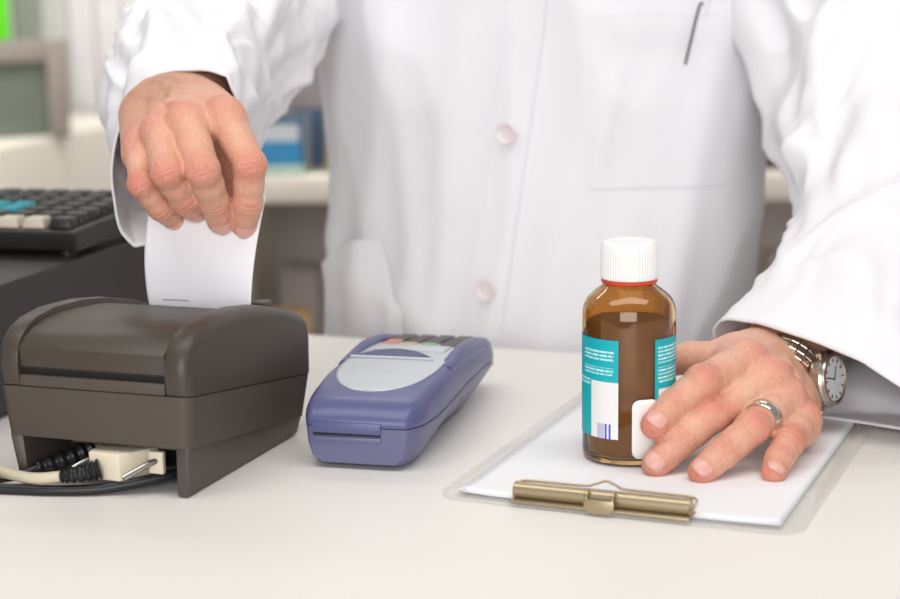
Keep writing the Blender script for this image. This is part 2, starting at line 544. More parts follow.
c3 = tag(link('black_cable', tube([(-.0125, .030, .010), (-.026, .012, .0085), (-.055, -.006, .0042), (-.085, -.016, .0034), (-.118, -.022, .0034), (-.17, -.033, .0034), (-.26, -.05, .0034)], .0033, 70, 12), 'black_gloss'), 'thin black cable curving along the counter in front of the printer feet', 'cable')
c3.location = (-.1617, 1.0257, 0); c3.rotation_euler = (0, 0, PA)
c4 = thing('cable_plug', 'round black plug lying on the counter beside the cable ends', 'plug', (-.1617, 1.0257, 0), PA)
link('plug_body', tube([(-.126, -.030, .0085), (-.135, -.028, .0085), (-.150, -.024, .0085)], lambda t: .0078 - .002 * t, 10, 18), 'black_gloss', c4)
link('cord', tube([(-.149, -.024, .0085), (-.18, -.012, .006), (-.24, .01, .004)], .003, 20, 12), 'black_gloss', c4)

# receipt coming out of the slot, held at its top
TOPX = [(-.201, 1.1705), (-.186, 1.1635), (-.170, 1.1550), (-.152, 1.1500), (-.137, 1.1512), (-.121, 1.1530)]
BOTX = [(-.2015, 1.1585), (-.187, 1.1530), (-.173, 1.1480), (-.159, 1.1430), (-.145, 1.1380), (-.132, 1.1334)]
tc_ = crv([(x, y, 0) for x, y in TOPX], 41)
bc_ = crv([(x, y, 0) for x, y in BOTX], 41)
def rec(u, v):
    i = min(40, int(round(u * 40)))
    p = bc_[i].lerp(tc_[i], v)
    z = .0885 + v * (.078 + .004 * u)
    bow = math.sin(PI * min(1, v * 1.05)) * .006
    p = p + V((-.3, -.94, 0)) * bow + V((-.94, .33, 0)) * .0015 * math.sin(PI * v) * (1 - u)
    return (p.x, p.y, z)
rc = thing('receipt', 'white till receipt curling up out of the taupe printer', 'receipt', (0, 0, 0))
o = link('paper_strip', grid(rec, 41, 30), 'receipt', rc); solidify(o, .00012, 0)
def pl(u, v):
    q = rec(.15 + .24 * u, .155 + .012 * v)
    return (q[0] - .0001, q[1] - .0004, q[2])
link('printed_line', grid(pl, 12, 2), 'print', rc)

# ================================================================== CARD TERMINAL
TA = math.radians(75.4 - 90)
tm = thing('card_terminal', 'blue card payment terminal with light grey top panel and keypad', 'card terminal', (-.0275, 1.0810, 0), TA)
LC = .0338
ZT = [(-.002, .0325), (.002, .0375), (.010, .0425), (.03, .0462), (.06, .0495), (.09, .0510), (.13, .0505), (.17, .0480), (.205, .0440), (.228, .0385), (.238, .032), (.2415, .0235)]
ZB = [(-.002, .004), (.006, .0012), (.03, .0008), (.155, .0008), (.175, .003), (.2, .0075), (.225, .0125), (.2415, .0175)]
HW = [(-.002, .0325), (.000, .0345), (.004, .0366), (.010, .0388), (.02, .0405), (.06, .0425), (.1, .0425), (.15, .0420), (.2, .0405), (.225, .0375), (.238, .032), (.2415, .027)]
HB = [(-.002, .0270), (.004, .0290), (.012, .0300), (.04, .0285), (.08, .0255), (.12, .0262), (.16, .0285), (.2, .030), (.2415, .022)]
ZS = [(-.002, .0278), (.02, .0268), (.04, .0262), (.08, .0282), (.13, .0305), (.18, .0300), (.22, .0262), (.2415, .0205)]
VS = [-.002, -.0005, .002, .005, .010, .016, .022] + [.03 + .008 * k for k in range(25)] + [.229, .2335, .2375, .2400, .2415]
def tsec(v):
    zt, zb, hw, hb, zs = (interp(k, v) for k in (ZT, ZB, HW, HB, ZS))
    cvx = ss(.09, .01, v)
    r = min(.011, (zt - zs) * .75)
    lowp = [(0, zb), (hb - .004, zb), (hb - .001, zb + .0008), (hb + (hw - hb) * (.25 + .25 * cvx), zb + (zs - zb) * (.25 - .06 * cvx)), (hb + (hw - hb) * (.62 + .22 * cvx), zb + (zs - zb) * .52), (hw - .0006, zs - .004), (hw - .0002, zs - .0009), (hw - .0007, zs - .0003)]
    upp = [(hw - .0007, zs + .0003), (hw - .0001, zs + .0009), (hw, zs + (zt - zs) * .3)]
    for k in range(7):
        a = k / 6 * PI / 2
        upp.append((hw - r * .62 + r * .6 * math.cos(a), zt - r + r * math.sin(a)))
    upp += [(hw * .55, zt + .0006), (0, zt + .0010)]
    return lowp, upp
def shell(idx):
    bm = bmesh.new()
    rings = []
    for v in VS:
        h = tsec(v)[idx]
        full = [(-x, z) for x, z in h[::-1]] + h[1:] if idx == 1 else h[::-1][:-1] + [(-x, z) for x, z in h]
        if idx == 1: full = [(-x, z) for x, z in h] + h[::-1][1:]
        rings.append([bm.verts.new((-LC + x, v, z)) for x, z in full])
    for A, B in zip(rings, rings[1:]):
        for k in range(len(A) - 1):
            bm.faces.new((A[k], A[k + 1], B[k + 1], B[k]))
        bm.faces.new((A[-1], A[0], B[0], B[-1]))
    bm.faces.new(rings[0][::-1]); bm.faces.new(rings[-1])
    bmesh.ops.recalc_face_normals(bm, faces=bm.faces)
    return bm
link('lower_shell', shell(0), 'blue_reflect', tm, ang=50)
link('upper_shell', shell(1), 'blue', tm, ang=50)
def ztop(v): return interp(ZT, v) + .0008
# front card slot
link('card_slot', box(-.0635, -.0180, -.0033, .004, .0222, .0232, .0003, 2), 'dark_in', tm)
link('slot_lip', box(-.0637, -.0178, -.0034, .004, .0238, .0310, .0008, 2), 'blue', tm)
link('slot_lip', box(-.0637, -.0178, -.0030, .004, .0180, .0215, .0008, 2), 'blue_reflect', tm)
# light grey panel on the top: a shield whose near end is round
def panel(u, v):
    y = .022 + v * .135
    hw = .0345 * (1 - (1 - min(1, v / .42)) ** 2.2) ** .5 if v < .42 else .0345
    x = (u * 2 - 1) * hw
    return (-LC + x, y, ztop(y) + .0007 - .0004 * abs(u * 2 - 1) ** 2)
o = link('grey_panel', grid(panel, 25, 60), 'grey_panel', tm); solidify(o, .0012, -1)
# raised tear bar / recessed printer mouth across the panel
def mouth(u, v):
    x = (u * 2 - 1) * .0290 - .004
    y0 = .094
    y = y0 + v * (.002 + .012 * max(0, 1 - (u * 2 - 1) ** 2))
    return (-LC + x, y, ztop(y0) + .0012 + .0034 * v * max(0, 1 - (u * 2 - 1) ** 2))
o = link('paper_door', grid(mouth, 31, 8), 'blue_dark', tm); solidify(o, .0012, -1)
link('paper_door_rim', tube([(-LC - .0335, .0930, ztop(.093) + .0014), (-LC - .004, .0925, ztop(.0925) + .0016), (-LC + .0255, .0930, ztop(.093) + .0014)], .0009, 24, 8), 'grey_panel', tm)
# raised side rails around the keypad
def rail(s):
    def f(u, v):
        y = .085 + v * .148
        h = .0060 * max(0, math.sin(PI * min(1, max(0, v)) ** .8)) ** 1.5
        hw = interp(HW, y)
        xo, xi = hw - .0028, hw - .0105
        prof = [(xo + .0012, -.009), (xo + .0006, -.002), (xo - .001, h * .8), ((xo + xi) / 2, h), (xi + .0005, h * .8), (xi - .0005, -.002)]
        k = min(5, int(round(u * 5)))
        p = prof[k]
        return (-LC + s * p[0], y, ztop(y) + p[1] - .0006)
    bm = grid(f, 6, 40)
    bmesh.ops.recalc_face_normals(bm, faces=bm.faces)
    return bm
for s in (-1, 1):
    o = link('side_rail', rail(s), 'blue', tm, ang=70); solidify(o, .0008, -1)
# keypad: function keys in colour then number keys
scr = [(-LC - .026, .120), (-LC + .026, .120), (-LC + .026, .140), (-LC - .026, .140)]
link('screen', hexa([(x, y, ztop(y) + .0003) for x, y in scr] + [(x, y, ztop(y) + .0018) for x, y in scr], .0004, 2), 'grey_panel', tm)
for r_ in range(5):
    for c_ in range(4):
        x = -LC + (c_ - 1.5) * .0145
        y = .149 + r_ * .0125
        mm = 'key_dark'
        if r_ == 0 or c_ == 0 and r_ == 1: mm = ('key_red', 'key_yellow', 'key_green', 'key_dark')[c_]
        z = ztop(y)
        k = link('key', box(x - .0058, x + .0058, y - .0042, y + .0042, z - .0006, z + .0018, .001, 2), mm, tm)
        if mm != 'key_dark': k['label'] = mm.split('_')[1] + ' key'

# ================================================================== BOTTLE
BX, BY, BZ = .1145, 1.1000, .0036
bo = thing('medicine_bottle', 'amber glass medicine bottle with white cap and teal label', 'bottle', (BX, BY, BZ))
bo.scale = (.968, .968, .968)
prof = [(0, .0022), (.020, .0018), (.026, .0004), (.0288, .0006), (.0304, .0022), (.0310, .006), (.0310, .096), (.0307, .1005), (.0297, .1045), (.0276, .1082), (.0245, .1112), (.0212, .1138), (.0182, .1160), (.0166, .1176), (.0160, .1200), (.0160, .1335),
        (.0142, .1335), (.0142, .1195), (.0150, .1168), (.0190, .1130), (.0235, .1095), (.0272, .1055), (.0284, .1010), (.0288, .096), (.0288, .0075), (.0278, .0050), (.025, .0040), (0, .0042)]
link('glass_body', lathe(prof, 128), 'amber', bo, ang=60)
liq = [(0, .0046), (.024, .0046), (.0272, .0056), (.0284, .0080), (.0284, .0920), (.0280, .0926), (0, .0926)]
link('syrup', lathe(liq, 96), 'syrup', bo, ang=60)
cp = [(.0160, .1342), (.0160, .1208), (.0181, .1208), (.0185, .1218), (.0184, .1425), (.0178, .1446), (.0165, .1456), (.0135, .1462), (.0125, .1455), (0, .1452)]
def ribs(a, z): return .03 * (.5 + .5 * math.cos(a * 56)) if .1212 < z < .143 else 0
cp2 = [(.0160, .1342), (.0160, .1208), (.0181, .1208)] + [(.0184, .1213 + .0212 * k / 8) for k in range(9)] + [(.0180, .1443), (.0168, .1456), (.0140, .1462), (.0125, .1456), (0, .1453)]
link('cap', lathe(cp2, 384, rf=ribs), 'cap', bo, ang=50)
link('tamper_ring', lathe([(.0162, .1206), (.0162, .1182), (.0178, .1180), (.0185, .1186), (.0185, .1203), (.0178, .1206), (.0162, .1206)], 96), 'red', bo, ang=60)
# label: angle 0 = towards the camera (front of the bottle), positive to the picture's right
view = math.atan2(-BY, -BX)
LZ0, LZ1 = .0185, .0845
A_L, A_R = math.radians(-12.5), math.radians(33)
# the label runs from A_R round the back to A_L - 0 (gap between A_L and A_R at the front)
AEND = A_L + 2 * PI
ZONES = [(AEND - .95, AEND - .10, .0700, .0775), (AEND - .95, AEND - .12, .0610, .0660), (AEND - 1.3, AEND - .72, .0520, .0575), (A_R + .08, A_R + 1.0, .0685, .0800), (A_R + .08, A_R + .9, .0545, .0660)]
WHITES = [(AEND - .68, AEND + 1, .005, .0565), (A_R + .1, A_R + .62, .005, .0515)]
BARS = [((AEND - .50, AEND - .31, .0, .0285), (196, 194, 214)), ((AEND - .30, AEND - .255, .0, .0285), (82, 80, 196)), ((AEND - .21, AEND - .165, .0, .0285), (82, 80, 196))]
M['label'] = label_mat()
def lab(u, v):
    a = A_R + u * (AEND - A_R)
    z = LZ0 + v * (LZ1 - LZ0)
    th = view + a
    return (.03115 * math.cos(th), .03115 * math.sin(th), z)
bm = grid(lab, 160, 24)
uvl = bm.loops.layers.uv.new('UVMap')
for f in bm.faces:
    for lp in f.loops:
        c = lp.vert.co
        a = math.atan2(c.y, c.x) - view
        while a < A_R - .001: a += 2 * PI
        lp[uvl].uv = (a, c.z)
bmesh.ops.recalc_face_normals(bm, faces=bm.faces)
if bm.faces[0].normal.dot(bm.faces[0].calc_center_median().xy.to_3d()) < 0:
    bmesh.ops.reverse_faces(bm, faces=bm.faces)
link('label_wrap', bm, 'label', bo)['label'] = 'teal and white printed paper label'
# white sticker with round corners on the label gap
SA0, SA1, SZ0, SZ1 = math.radians(4), math.radians(37), .0060, .0455
pts = rrect(0, SA1 - SA0, 0, SZ1 - SZ0, .1, 6)
def stk(r):
    new = bmesh.new()
    n = 24
    # disc of concentric scaled outlines
    ol = []
    w_, h_ = SA1 - SA0, SZ1 - SZ0
    for (x, y) in rrect(0, w_ * .031, 0, h_, .0052, 8):
        ol.append((x / .031, y))
    # resample the long straight edges so that the patch bends with the glass
    den = []
    for i in range(len(ol)):
        p, q = ol[i], ol[(i + 1) % len(ol)]
        m = max(1, int(abs(q[0] - p[0]) / .05))
        for k in range(m): den.append((p[0] + (q[0] - p[0]) * k / m, p[1] + (q[1] - p[1]) * k / m))
    rings = []
    for s in (1, .8, .6, .4, .2):
        rings.append([new.verts.new((r * math.cos(view + SA0 + w_ / 2 + (x - w_ / 2) * s), r * math.sin(view + SA0 + w_ / 2 + (x - w_ / 2) * s), SZ0 + h_ / 2 + (y - h_ / 2) * s)) for x, y in den])
    for A, B in zip(rings, rings[1:]):
        for k in range(len(A)):
            new.faces.new((A[k], A[(k + 1) % len(A)], B[(k + 1) % len(A)], B[k]))
    new.faces.new(rings[-1])
    bmesh.ops.recalc_face_normals(new, faces=new.faces)
    return new
o = link('sticker', stk(.0314), 'sticker', bo); solidify(o, .0004, 1)
o['label'] = 'plain white rounded sticker'

# ================================================================== CLIPBOARD
CBA = math.radians(-22.5)
cb = thing('clipboard', 'clear acrylic clipboard with a metal bar clip, papers on it', 'clipboard', (-.0115, 1.0215, 0), CBA)
link('board', prism(rrect(0, .222, 0, .315, .016, 8), .0003, .0022, 2, .0005, 2), 'acrylic', cb)
cl = link('clip_bar', tube([(.0475, .0125, .0086), (.060, .0125, .0086), (.140, .0125, .0086), (.1555, .0125, .0086)], .0050, 24, 20), 'brass', cb)
cl.location = (.002, -.004, 0)
link('clip_base', box(.0465, .1565, .0040, .0200, .0023, .0042, .0006), 'brass', cl)
link('clip_jaw', box(.0485, .1545, .0165, .0230, .0042, .0052, .0004), 'brass', cl)
wp = [(.0490, .0085, .0050), (.0466, .0130, .0095), (.0480, .0175, .0120), (.0560, .0190, .0128), (.0880, .0195, .0130), (.0945, .0210, .0140), (.1010, .0232, .0158), (.1080, .0215, .0142), (.1150, .0195, .0130), (.1500, .0190, .0128), (.1568, .0175, .0120), (.1576, .0130, .0095), (.1550, .0085, .0050)]
link('wire_lever', tube(wp, .0008, 160, 8), 'brass', cl)
link('clip_tab', prism([(.0935, .0100), (.0935, .0050), (.0955, .0025), (.0995, .0010), (.1060, .0010), (.1100, .0025), (.1120, .0050), (.1120, .0100)], .0022, .0034, 1, .0004, 2), 'brass', cl)
for x in (.0945, .1105):
    link('tab_hook', tube([(x, .0034, .0085), (x, .0052, .0120), (x, .0090, .0138)], .0012, 8, 8), 'brass', cl)
# the sheets clipped under the bar
for k in range(4):
    a = (0, -.010, .008, .003)[k]
    rr = random.Random(k)
    x0, x1, y0, y1 = .0125 + (.000, .001, -.001, .0015)[k], .2080 + (.001, -.0015, .001, 0)[k], .0085 + (.002, 0, -.0015, .001)[k], .292
    def sh(u, v, k=k, x0=x0, x1=x1, y0=y0, y1=y1):
        x = x0 + u * (x1 - x0); y = y0 + v * (y1 - y0)
        edge = max(0, 1 - min(u, 1 - u) / .16) ** 2 * max(0, 1 - v / .12) ** 2
        return (x, y, .00235 + k * .00032 + edge * (.0003 + .0011 * k) * (.6 + .4 * math.sin(9 * u + k)))
    s_ = link('paper_sheet', grid(sh, 40, 30), 'paper' if k == 3 else 'paper2', None)
    solidify(s_, .0001, 0)
    s_.location = (-.0115, 1.0215, 0); s_.rotation_euler = (0, 0, CBA + a * .3)
    tag(s_, ('lowest white sheet clipped flat against the clear clipboard', 'second lowest white sheet in the stack on the clipboard', 'white sheet just below the top one on the clipboard', 'topmost white sheet on the clipboard, under the hand and bottle')[k], 'paper', 'sheets clipped to the clipboard')

# ================================================================== CASH DRAWER AND KEYBOARD
DA = math.radians(74.5 - 90)
dr = thing('cash_drawer', 'low charcoal cash drawer box under the black keyboard', 'cash drawer', (-.2505, 1.5000, 0), DA)
link('drawer_body', box(-.42, 0, -.42, 0, .004, .098, .003), 'drawer', dr)
link('drawer_front', box(-.417, -.003, -.424, -.420, .012, .080, .002), 'drawer', dr)
for x in (-.40, -.02):
    for y in (-.40, -.02):
        link('rubber_foot', lathe([(0, 0), (.008, 0), (.008, .0042), (0, .0042)], 16, c=(x, y, 0)), 'black', dr)
KA = math.radians(75.5 - 90)
kb = thing('keyboard', 'black till keyboard with teal and cream keys on the cash drawer', 'keyboard', (-.2900, 1.350, .098), KA)
link('keyboard_case', hexa([(-.30, .006, .005), (-.002, .006, .005), (-.002, .150, .008), (-.30, .150, .008), (-.302, 0, .022), (0, 0, .022), (0, .155, .029), (-.302, .155, .029)], .003, 3), 'kb', kb)
for x, y in ((-.285, .02), (-.018, .02), (-.285, .135), (-.018, .135)):
    link('rubber_foot', lathe([(0, 0), (.007, 0), (.007, .010), (0, .010)], 16, c=(x, y, 0)), 'black', kb)
kr = random.Random(3)
for r_ in range(7):
    for c_ in range(13):
        x1 = -.008 - c_ * .0226; x0 = x1 - .0196
        y0 = .006 + r_ * .0208; y1 = y0 + .0178
        zb = .022 + .007 * (y0 + y1) / 2 / .155
        mm = 'keycap'
        if r_ in (2, 3) and 3 <= c_ <= 6: mm = 'keycap_teal'
        if r_ == 0 and 1 <= c_ <= 5: mm = 'keycap_cream'
        k = link('keycap', hexa([(x0, y0, zb), (x1, y0, zb), (x1, y1, zb), (x0, y1, zb), (x0 + .002, y0 + .0015, zb + .0085), (x1 - .002, y0 + .0015, zb + .0085), (x1 - .002, y1 - .0015, zb + .0085), (x0 + .002, y1 - .0015, zb + .0085)], .0012, 2), mm, kb)
        if mm != 'keycap': k['label'] = mm.split('_')[1] + ' keycap'

# ================================================================== BACKGROUND
# shelving unit behind the person
SA = math.radians(-4)
su = thing('shelving_unit', 'cream wall shelving unit behind the person in the white coat', 'shelves', (.30, 2.52, 0), SA)
link('back_panel', box(-.62, .70, .30, .315, .0, .62), 'shelf_back', su)
link('lower_back_panel', box(-.62, .70, .300, .315, -1.0, -.0005), 'shelf_dark', su)
link('shelf_board', box(-.62, .70, -.0, .299, -.012, .028, .002), 'shelf', su)
link('shelf_board', box(-.62, .70, -.0, .299, .244, .270, .002), 'shelf', su)
link('shelf_board', box(-.62, .70, -.0, .299, -.31, -.285, .002), 'shelf', su)
link('side_panel', box(-.64, -.6205, -.0, .315, -1.0, .62), 'shelf', su)
link('side_panel', box(.7005, .72, -.0, .315, -1.0, .62), 'shelf', su)
def sput(name, label, cat, x0, x1, y0, y1, z0, z1, m, rz=0, parts=(), group=None):
    t = thing(name, label, cat, (0, 0, 0), 0, group)
    c, s = math.cos(SA), math.sin(SA)
    xm, ym = (x0 + x1) / 2, (y0 + y1) / 2
    t.location = (.30 + xm * c - ym * s, 2.52 + xm * s + ym * c, z0)
    t.rotation_euler = (0, 0, SA + rz)
    link('carton', box(-(x1 - x0) / 2, (x1 - x0) / 2, -(y1 - y0) / 2, (y1 - y0) / 2, .0, z1 - z0, .0015), m, t)
    for nm, mm, u0, u1, v0, v1 in parts:
        W_, H_ = x1 - x0, z1 - z0
        link(nm, box(-W_ / 2 + u0 * W_, -W_ / 2 + u1 * W_, -(y1 - y0) / 2 - .0009, -(y1 - y0) / 2 + .001, v0 * H_, v1 * H_), mm, t)
    return t
sput('carton_box', 'blue and white medicine carton on the shelf by the hand', 'box', -.614, -.516, .05, .10, .0285, .112, 'box_white', 0, (('printed_band', 'box_blue', .06, .94, .12, .55), ('printed_band', 'box_navy', 0, 1, .86, 1.0), ('printed_edge', 'box_navy', .9, 1, 0, .86)))
sput('carton_box', 'grey blue carton standing behind the blue and white carton', 'box', -.548, -.503, .12, .16, .0285, .116, 'box_navy')
sput('carton_box', 'small yellow carton on the shelf beside the coat', 'box', -.484, -.462, .04, .08, .0285, .070, 'box_yellow')
sput('blister_packet', 'pale green packet lying flat before the blue and white carton', 'packet', -.585, -.515, .005, .045, .0285, .040, 'box_green', .1)
sput('carton_box', 'brown carton glimpsed between coat and sleeve on the shelf', 'box', .155, .215, .06, .12, .0285, .165, 'box_brown', 0, (('printed_band', 'box_pink', 0, 1, .8, 1.0),))
sput('carton_box', 'blue carton on the upper shelf past the shoulder', 'box', .325, .40, .03, .1, .2705, .37, 'box_navy')
sput('carton_box', 'dark brown carton below the upper shelf past the shoulder', 'box', .315, .42, .03, .13, .0285, .225, 'box_brown')
sput('carton_box', 'orange brown carton on the low shelf above the printer', 'box', -.585, -.520, .03, .10, -.2845, -.185, 'box_orange', .2)
sput('carton_box', 'pale grey carton on the low shelf behind the orange brown one', 'box', -.575, -.515, .15, .22, -.2845, -.135, 'box_grey', -.15)
sput('carton_box', 'grey carton on the low shelf glimpsed under the bent sleeve', 'box', .17, .23, .05, .12, -.2845, -.10, 'box_grey', .1)

# cream cabinet behind the keyboard
cbn = thing('low_cabinet', 'long cream low cabinet behind the keyboard', 'cabinet', (-.752, 2.939, 0), math.radians(77))
link('cabinet_body', box(-1.2, .72, 0, .42, -.97, .04, .003), 'cab', cbn)
link('plinth', box(-1.18, .70, .03, .40, -1.0, -.9705), 'frame_grey', cbn)
# grey frame with glass pane standing on it
# vertical blind
vb = thing('vertical_blind', 'grey white vertical window blind at the far back', 'blind', (0, 0, 0))
link('head_rail', box(-1.50, -.42, 3.68, 3.74, 1.15, 1.2), 'slat_light', vb)
vr = random.Random(11)
x = -1.48
k = 0
while x < -.44:
    wd = .06
    bm = grid(lambda u, v: (x + u * wd, 3.71 + .012 * math.cos(u * PI) + .004 * math.sin(u * PI), -.9 + v * 2.05), 7, 2)
    mm = ('slat', 'slat_light', 'slat_dark', 'slat')[vr.randrange(4)]
    if -.80 < x < -.66: mm = 'slat_light'
    if x < -.86: mm = 'slat_dark' if k % 3 else 'slat'
    o = link('slat', bm, mm, vb); solidify(o, .001, 0)
    x += .057; k += 1
fs = thing('display_frame', 'grey framed display pane standing on the cream cabinet', 'display', (-.700, 3.16, .0405), math.radians(20))
link('frame_post', box(-.018, .018, -.02, .02, 0, .172, .002), 'frame_grey', fs)
link('frame_post', box(-.338, -.302, -.02, .02, 0, .172, .002), 'frame_grey', fs)
link('frame_rail', box(-.3015, -.0185, -.02, .02, .134, .172, .002), 'frame_grey', fs)
link('pane', box(-.3015, -.0185, -.004, .004, .0, .1335), 'pane', fs)
gs = tag(link('hanging_sign', box(-.29, -.078, -.012, .012, 0, .25, .002), 'green'), 'bright green sign standing on top of the grey display frame', 'sign')
gs.name = 'sign'
gs.location = (-.700, 3.16, .2131); gs.rotation_euler = (0, 0, math.radians(20))

# ================================================================== PERSON
# signed distance fields on a grid -> surface nets, for the body
class Field:
    def __init__(s, lo, hi, h):
        s.h = h
        s.lo = np.array(lo, float)
        s.n = np.ceil((np.array(hi) - s.lo) / h).astype(int) + 1
        s.ax = [(s.lo[i] + h * np.arange(s.n[i])).astype(np.float32) for i in range(3)]
        s.F = np.full(s.n, .05, np.float32)
    def new(s):
        f = Field.__new__(Field)
        f.h, f.lo, f.n, f.ax = s.h, s.lo, s.n, s.ax
        f.F = np.full(s.n, .05, np.float32)
        return f
    def win(s, lo, hi):
        sl = []
        for i in range(3):
            a = int(np.clip((lo[i] - s.lo[i]) / s.h, 0, s.n[i] - 1)); b = int(np.clip((hi[i] - s.lo[i]) / s.h + 2, 1, s.n[i]))
            sl.append(slice(a, max(b, a + 1)))
        return tuple(sl)
    def pts(s, sl):
        return s.ax[0][sl[0]][:, None, None], s.ax[1][sl[1]][None, :, None], s.ax[2][sl[2]][None, None, :]
    @staticmethod
    def smin(a, b, k):
        if k <= 0: return np.minimum(a, b)
        h = np.clip(.5 + .5 * (b - a) / k, 0, 1)
        return b + (a - b) * h - k * h * (1 - h)
    def cone(s, a, b, ra, rb, k, margin=.012):
        a = np.array(a, float); b = np.array(b, float)
        R = max(ra, rb) + margin + k
        sl = s.win(np.minimum(a, b) - R, np.maximum(a, b) + R)
        X, Y, Z = s.pts(sl)
        d = b - a
        L2 = float(d @ d) + 1e-12
        t = np.clip(((X - a[0]) * d[0] + (Y - a[1]) * d[1] + (Z - a[2]) * d[2]) / L2, 0, 1)
        D = np.sqrt((X - a[0] - t * d[0]) ** 2 + (Y - a[1] - t * d[1]) ** 2 + (Z - a[2] - t * d[2]) ** 2) - (ra + (rb - ra) * t)
        s.F[sl] = s.smin(s.F[sl], D.astype(np.float32), k)
    def ell(s, c, rad, k):
        c = np.array(c, float); rad = np.array(rad, float)
        sl = s.win(c - rad - .02 - k, c + rad + .02 + k)
        X, Y, Z = s.pts(sl)
        q = np.sqrt(((X - c[0]) / rad[0]) ** 2 + ((Y - c[1]) / rad[1]) ** 2 + ((Z - c[2]) / rad[2]) ** 2)
        D = (q - 1) * rad.min()
        s.F[sl] = s.smin(s.F[sl], D.astype(np.float32), k)
    def crease(s, p, t, n, amp, w, half):
        """a groove across a finger at p: t along the finger, n out of its back"""
        p = np.array(p, float)
        sl = s.win(p - .016, p + .016)
        X, Y, Z = s.pts(sl)
        x, y, z = X - p[0], Y - p[1], Z - p[2]
        b = np.cross(t, n)
        lat = x * b[0] + y * b[1] + z * b[2]
        u = x * t[0] + y * t[1] + z * t[2] + 18 * lat ** 2 * (1 if amp > 0 else 1)
        o = x * n[0] + y * n[1] + z * n[2]
        g = amp * np.exp(-(u / w) ** 2) * np.clip((o + .004) / .004, 0, 1) * np.exp(-(lat / half) ** 4)
        s.F[sl] += g.astype(np.float32)
    def union(s, f, k):
        m = (f.F < .02) 
        idx = np.where(m.any((1, 2)))[0], np.where(m.any((0, 2)))[0], np.where(m.any((0, 1)))[0]
        sl = tuple(slice(max(i[0] - 1, 0), i[-1] + 2) for i in idx)
        s.F[sl] = s.smin(s.F[sl], f.F[sl], k)
    def mesh(s):
        F = s.F
        S = F < 0
        nx, ny, nz = F.shape
        cnt = np.zeros((nx - 1, ny - 1, nz - 1), np.int8)
        for i in (0, 1):
            for j in (0, 1):
                for k in (0, 1):
                    cnt += S[i:nx - 1 + i, j:ny - 1 + j, k:nz - 1 + k]
        act = np.argwhere((cnt > 0) & (cnt < 8))
        idm = np.full(cnt.shape, -1, np.int32)
        idm[act[:, 0], act[:, 1], act[:, 2]] = np.arange(len(act))
        acc = np.zeros((len(act), 3)); num = np.zeros(len(act))
        cs = [(i, j, k) for i in (0, 1) for j in (0, 1) for k in (0, 1)]
        for a in cs:
            for b in cs:
                if b > a and sum(abs(p - q) for p, q in zip(a, b)) == 1:
                    fa = F[act[:, 0] + a[0], act[:, 1] + a[1], act[:, 2] + a[2]]
                    fb = F[act[:, 0] + b[0], act[:, 1] + b[1], act[:, 2] + b[2]]
                    m = (fa < 0) != (fb < 0)
                    t = np.where(m, fa / np.where(m, fa - fb, 1), 0)[:, None]
                    p = np.array(a) + t * (np.array(b) - np.array(a))
                    acc[m] += p[m]; num[m] += 1
        verts = s.lo + s.h * (act + acc / num[:, None])
        faces = []
        for ax in range(3):
            o1, o2 = [(1, 2), (2, 0), (0, 1)][ax]
            a = [slice(None)] * 3; b = [slice(None)] * 3
            a[ax] = slice(0, -1); b[ax] = slice(1, None)
            ch = S[tuple(a)] != S[tuple(b)]
            e = np.argwhere(ch)
            ok = (e[:, o1] > 0) & (e[:, o2] > 0) & (e[:, o1] < F.shape[o1] - 1) & (e[:, o2] < F.shape[o2] - 1)
            e = e[ok]
            st = S[e[:, 0], e[:, 1], e[:, 2]]
            q = []
            for d1, d2 in ((-1, -1), (0, -1), (0, 0), (-1, 0)):
                c = e.copy(); c[:, o1] += d1; c[:, o2] += d2
                q.append(idm[c[:, 0], c[:, 1], c[:, 2]])
            q = np.stack(q, 1)
            q[~st] = q[~st][:, ::-1]
            faces.append(q)
        return verts, np.concatenate(faces)

def np_mesh(name, vs, fs):
    me = bpy.data.meshes.new(name)
    me.from_pydata(vs.tolist(), [], fs.tolist())
    me.update()
    return me

nrmz = lambda v: np.array(v, float) / np.linalg.norm(v)
def rotmin(n, a, b):
    """carry n along as direction a turns into b"""
    q = V(a).rotation_difference(V(b))
    return np.array(q @ V(n))

PERSON = thing('person', 'person in a white lab coat pulling a receipt from the printer behind the counter', 'person', (.085, 1.62, -1.0))
def pc(o):                       # parts are built in world coordinates
    o.parent = PERSON
    o.location = (-.085, -1.62, 1.0)
    return o

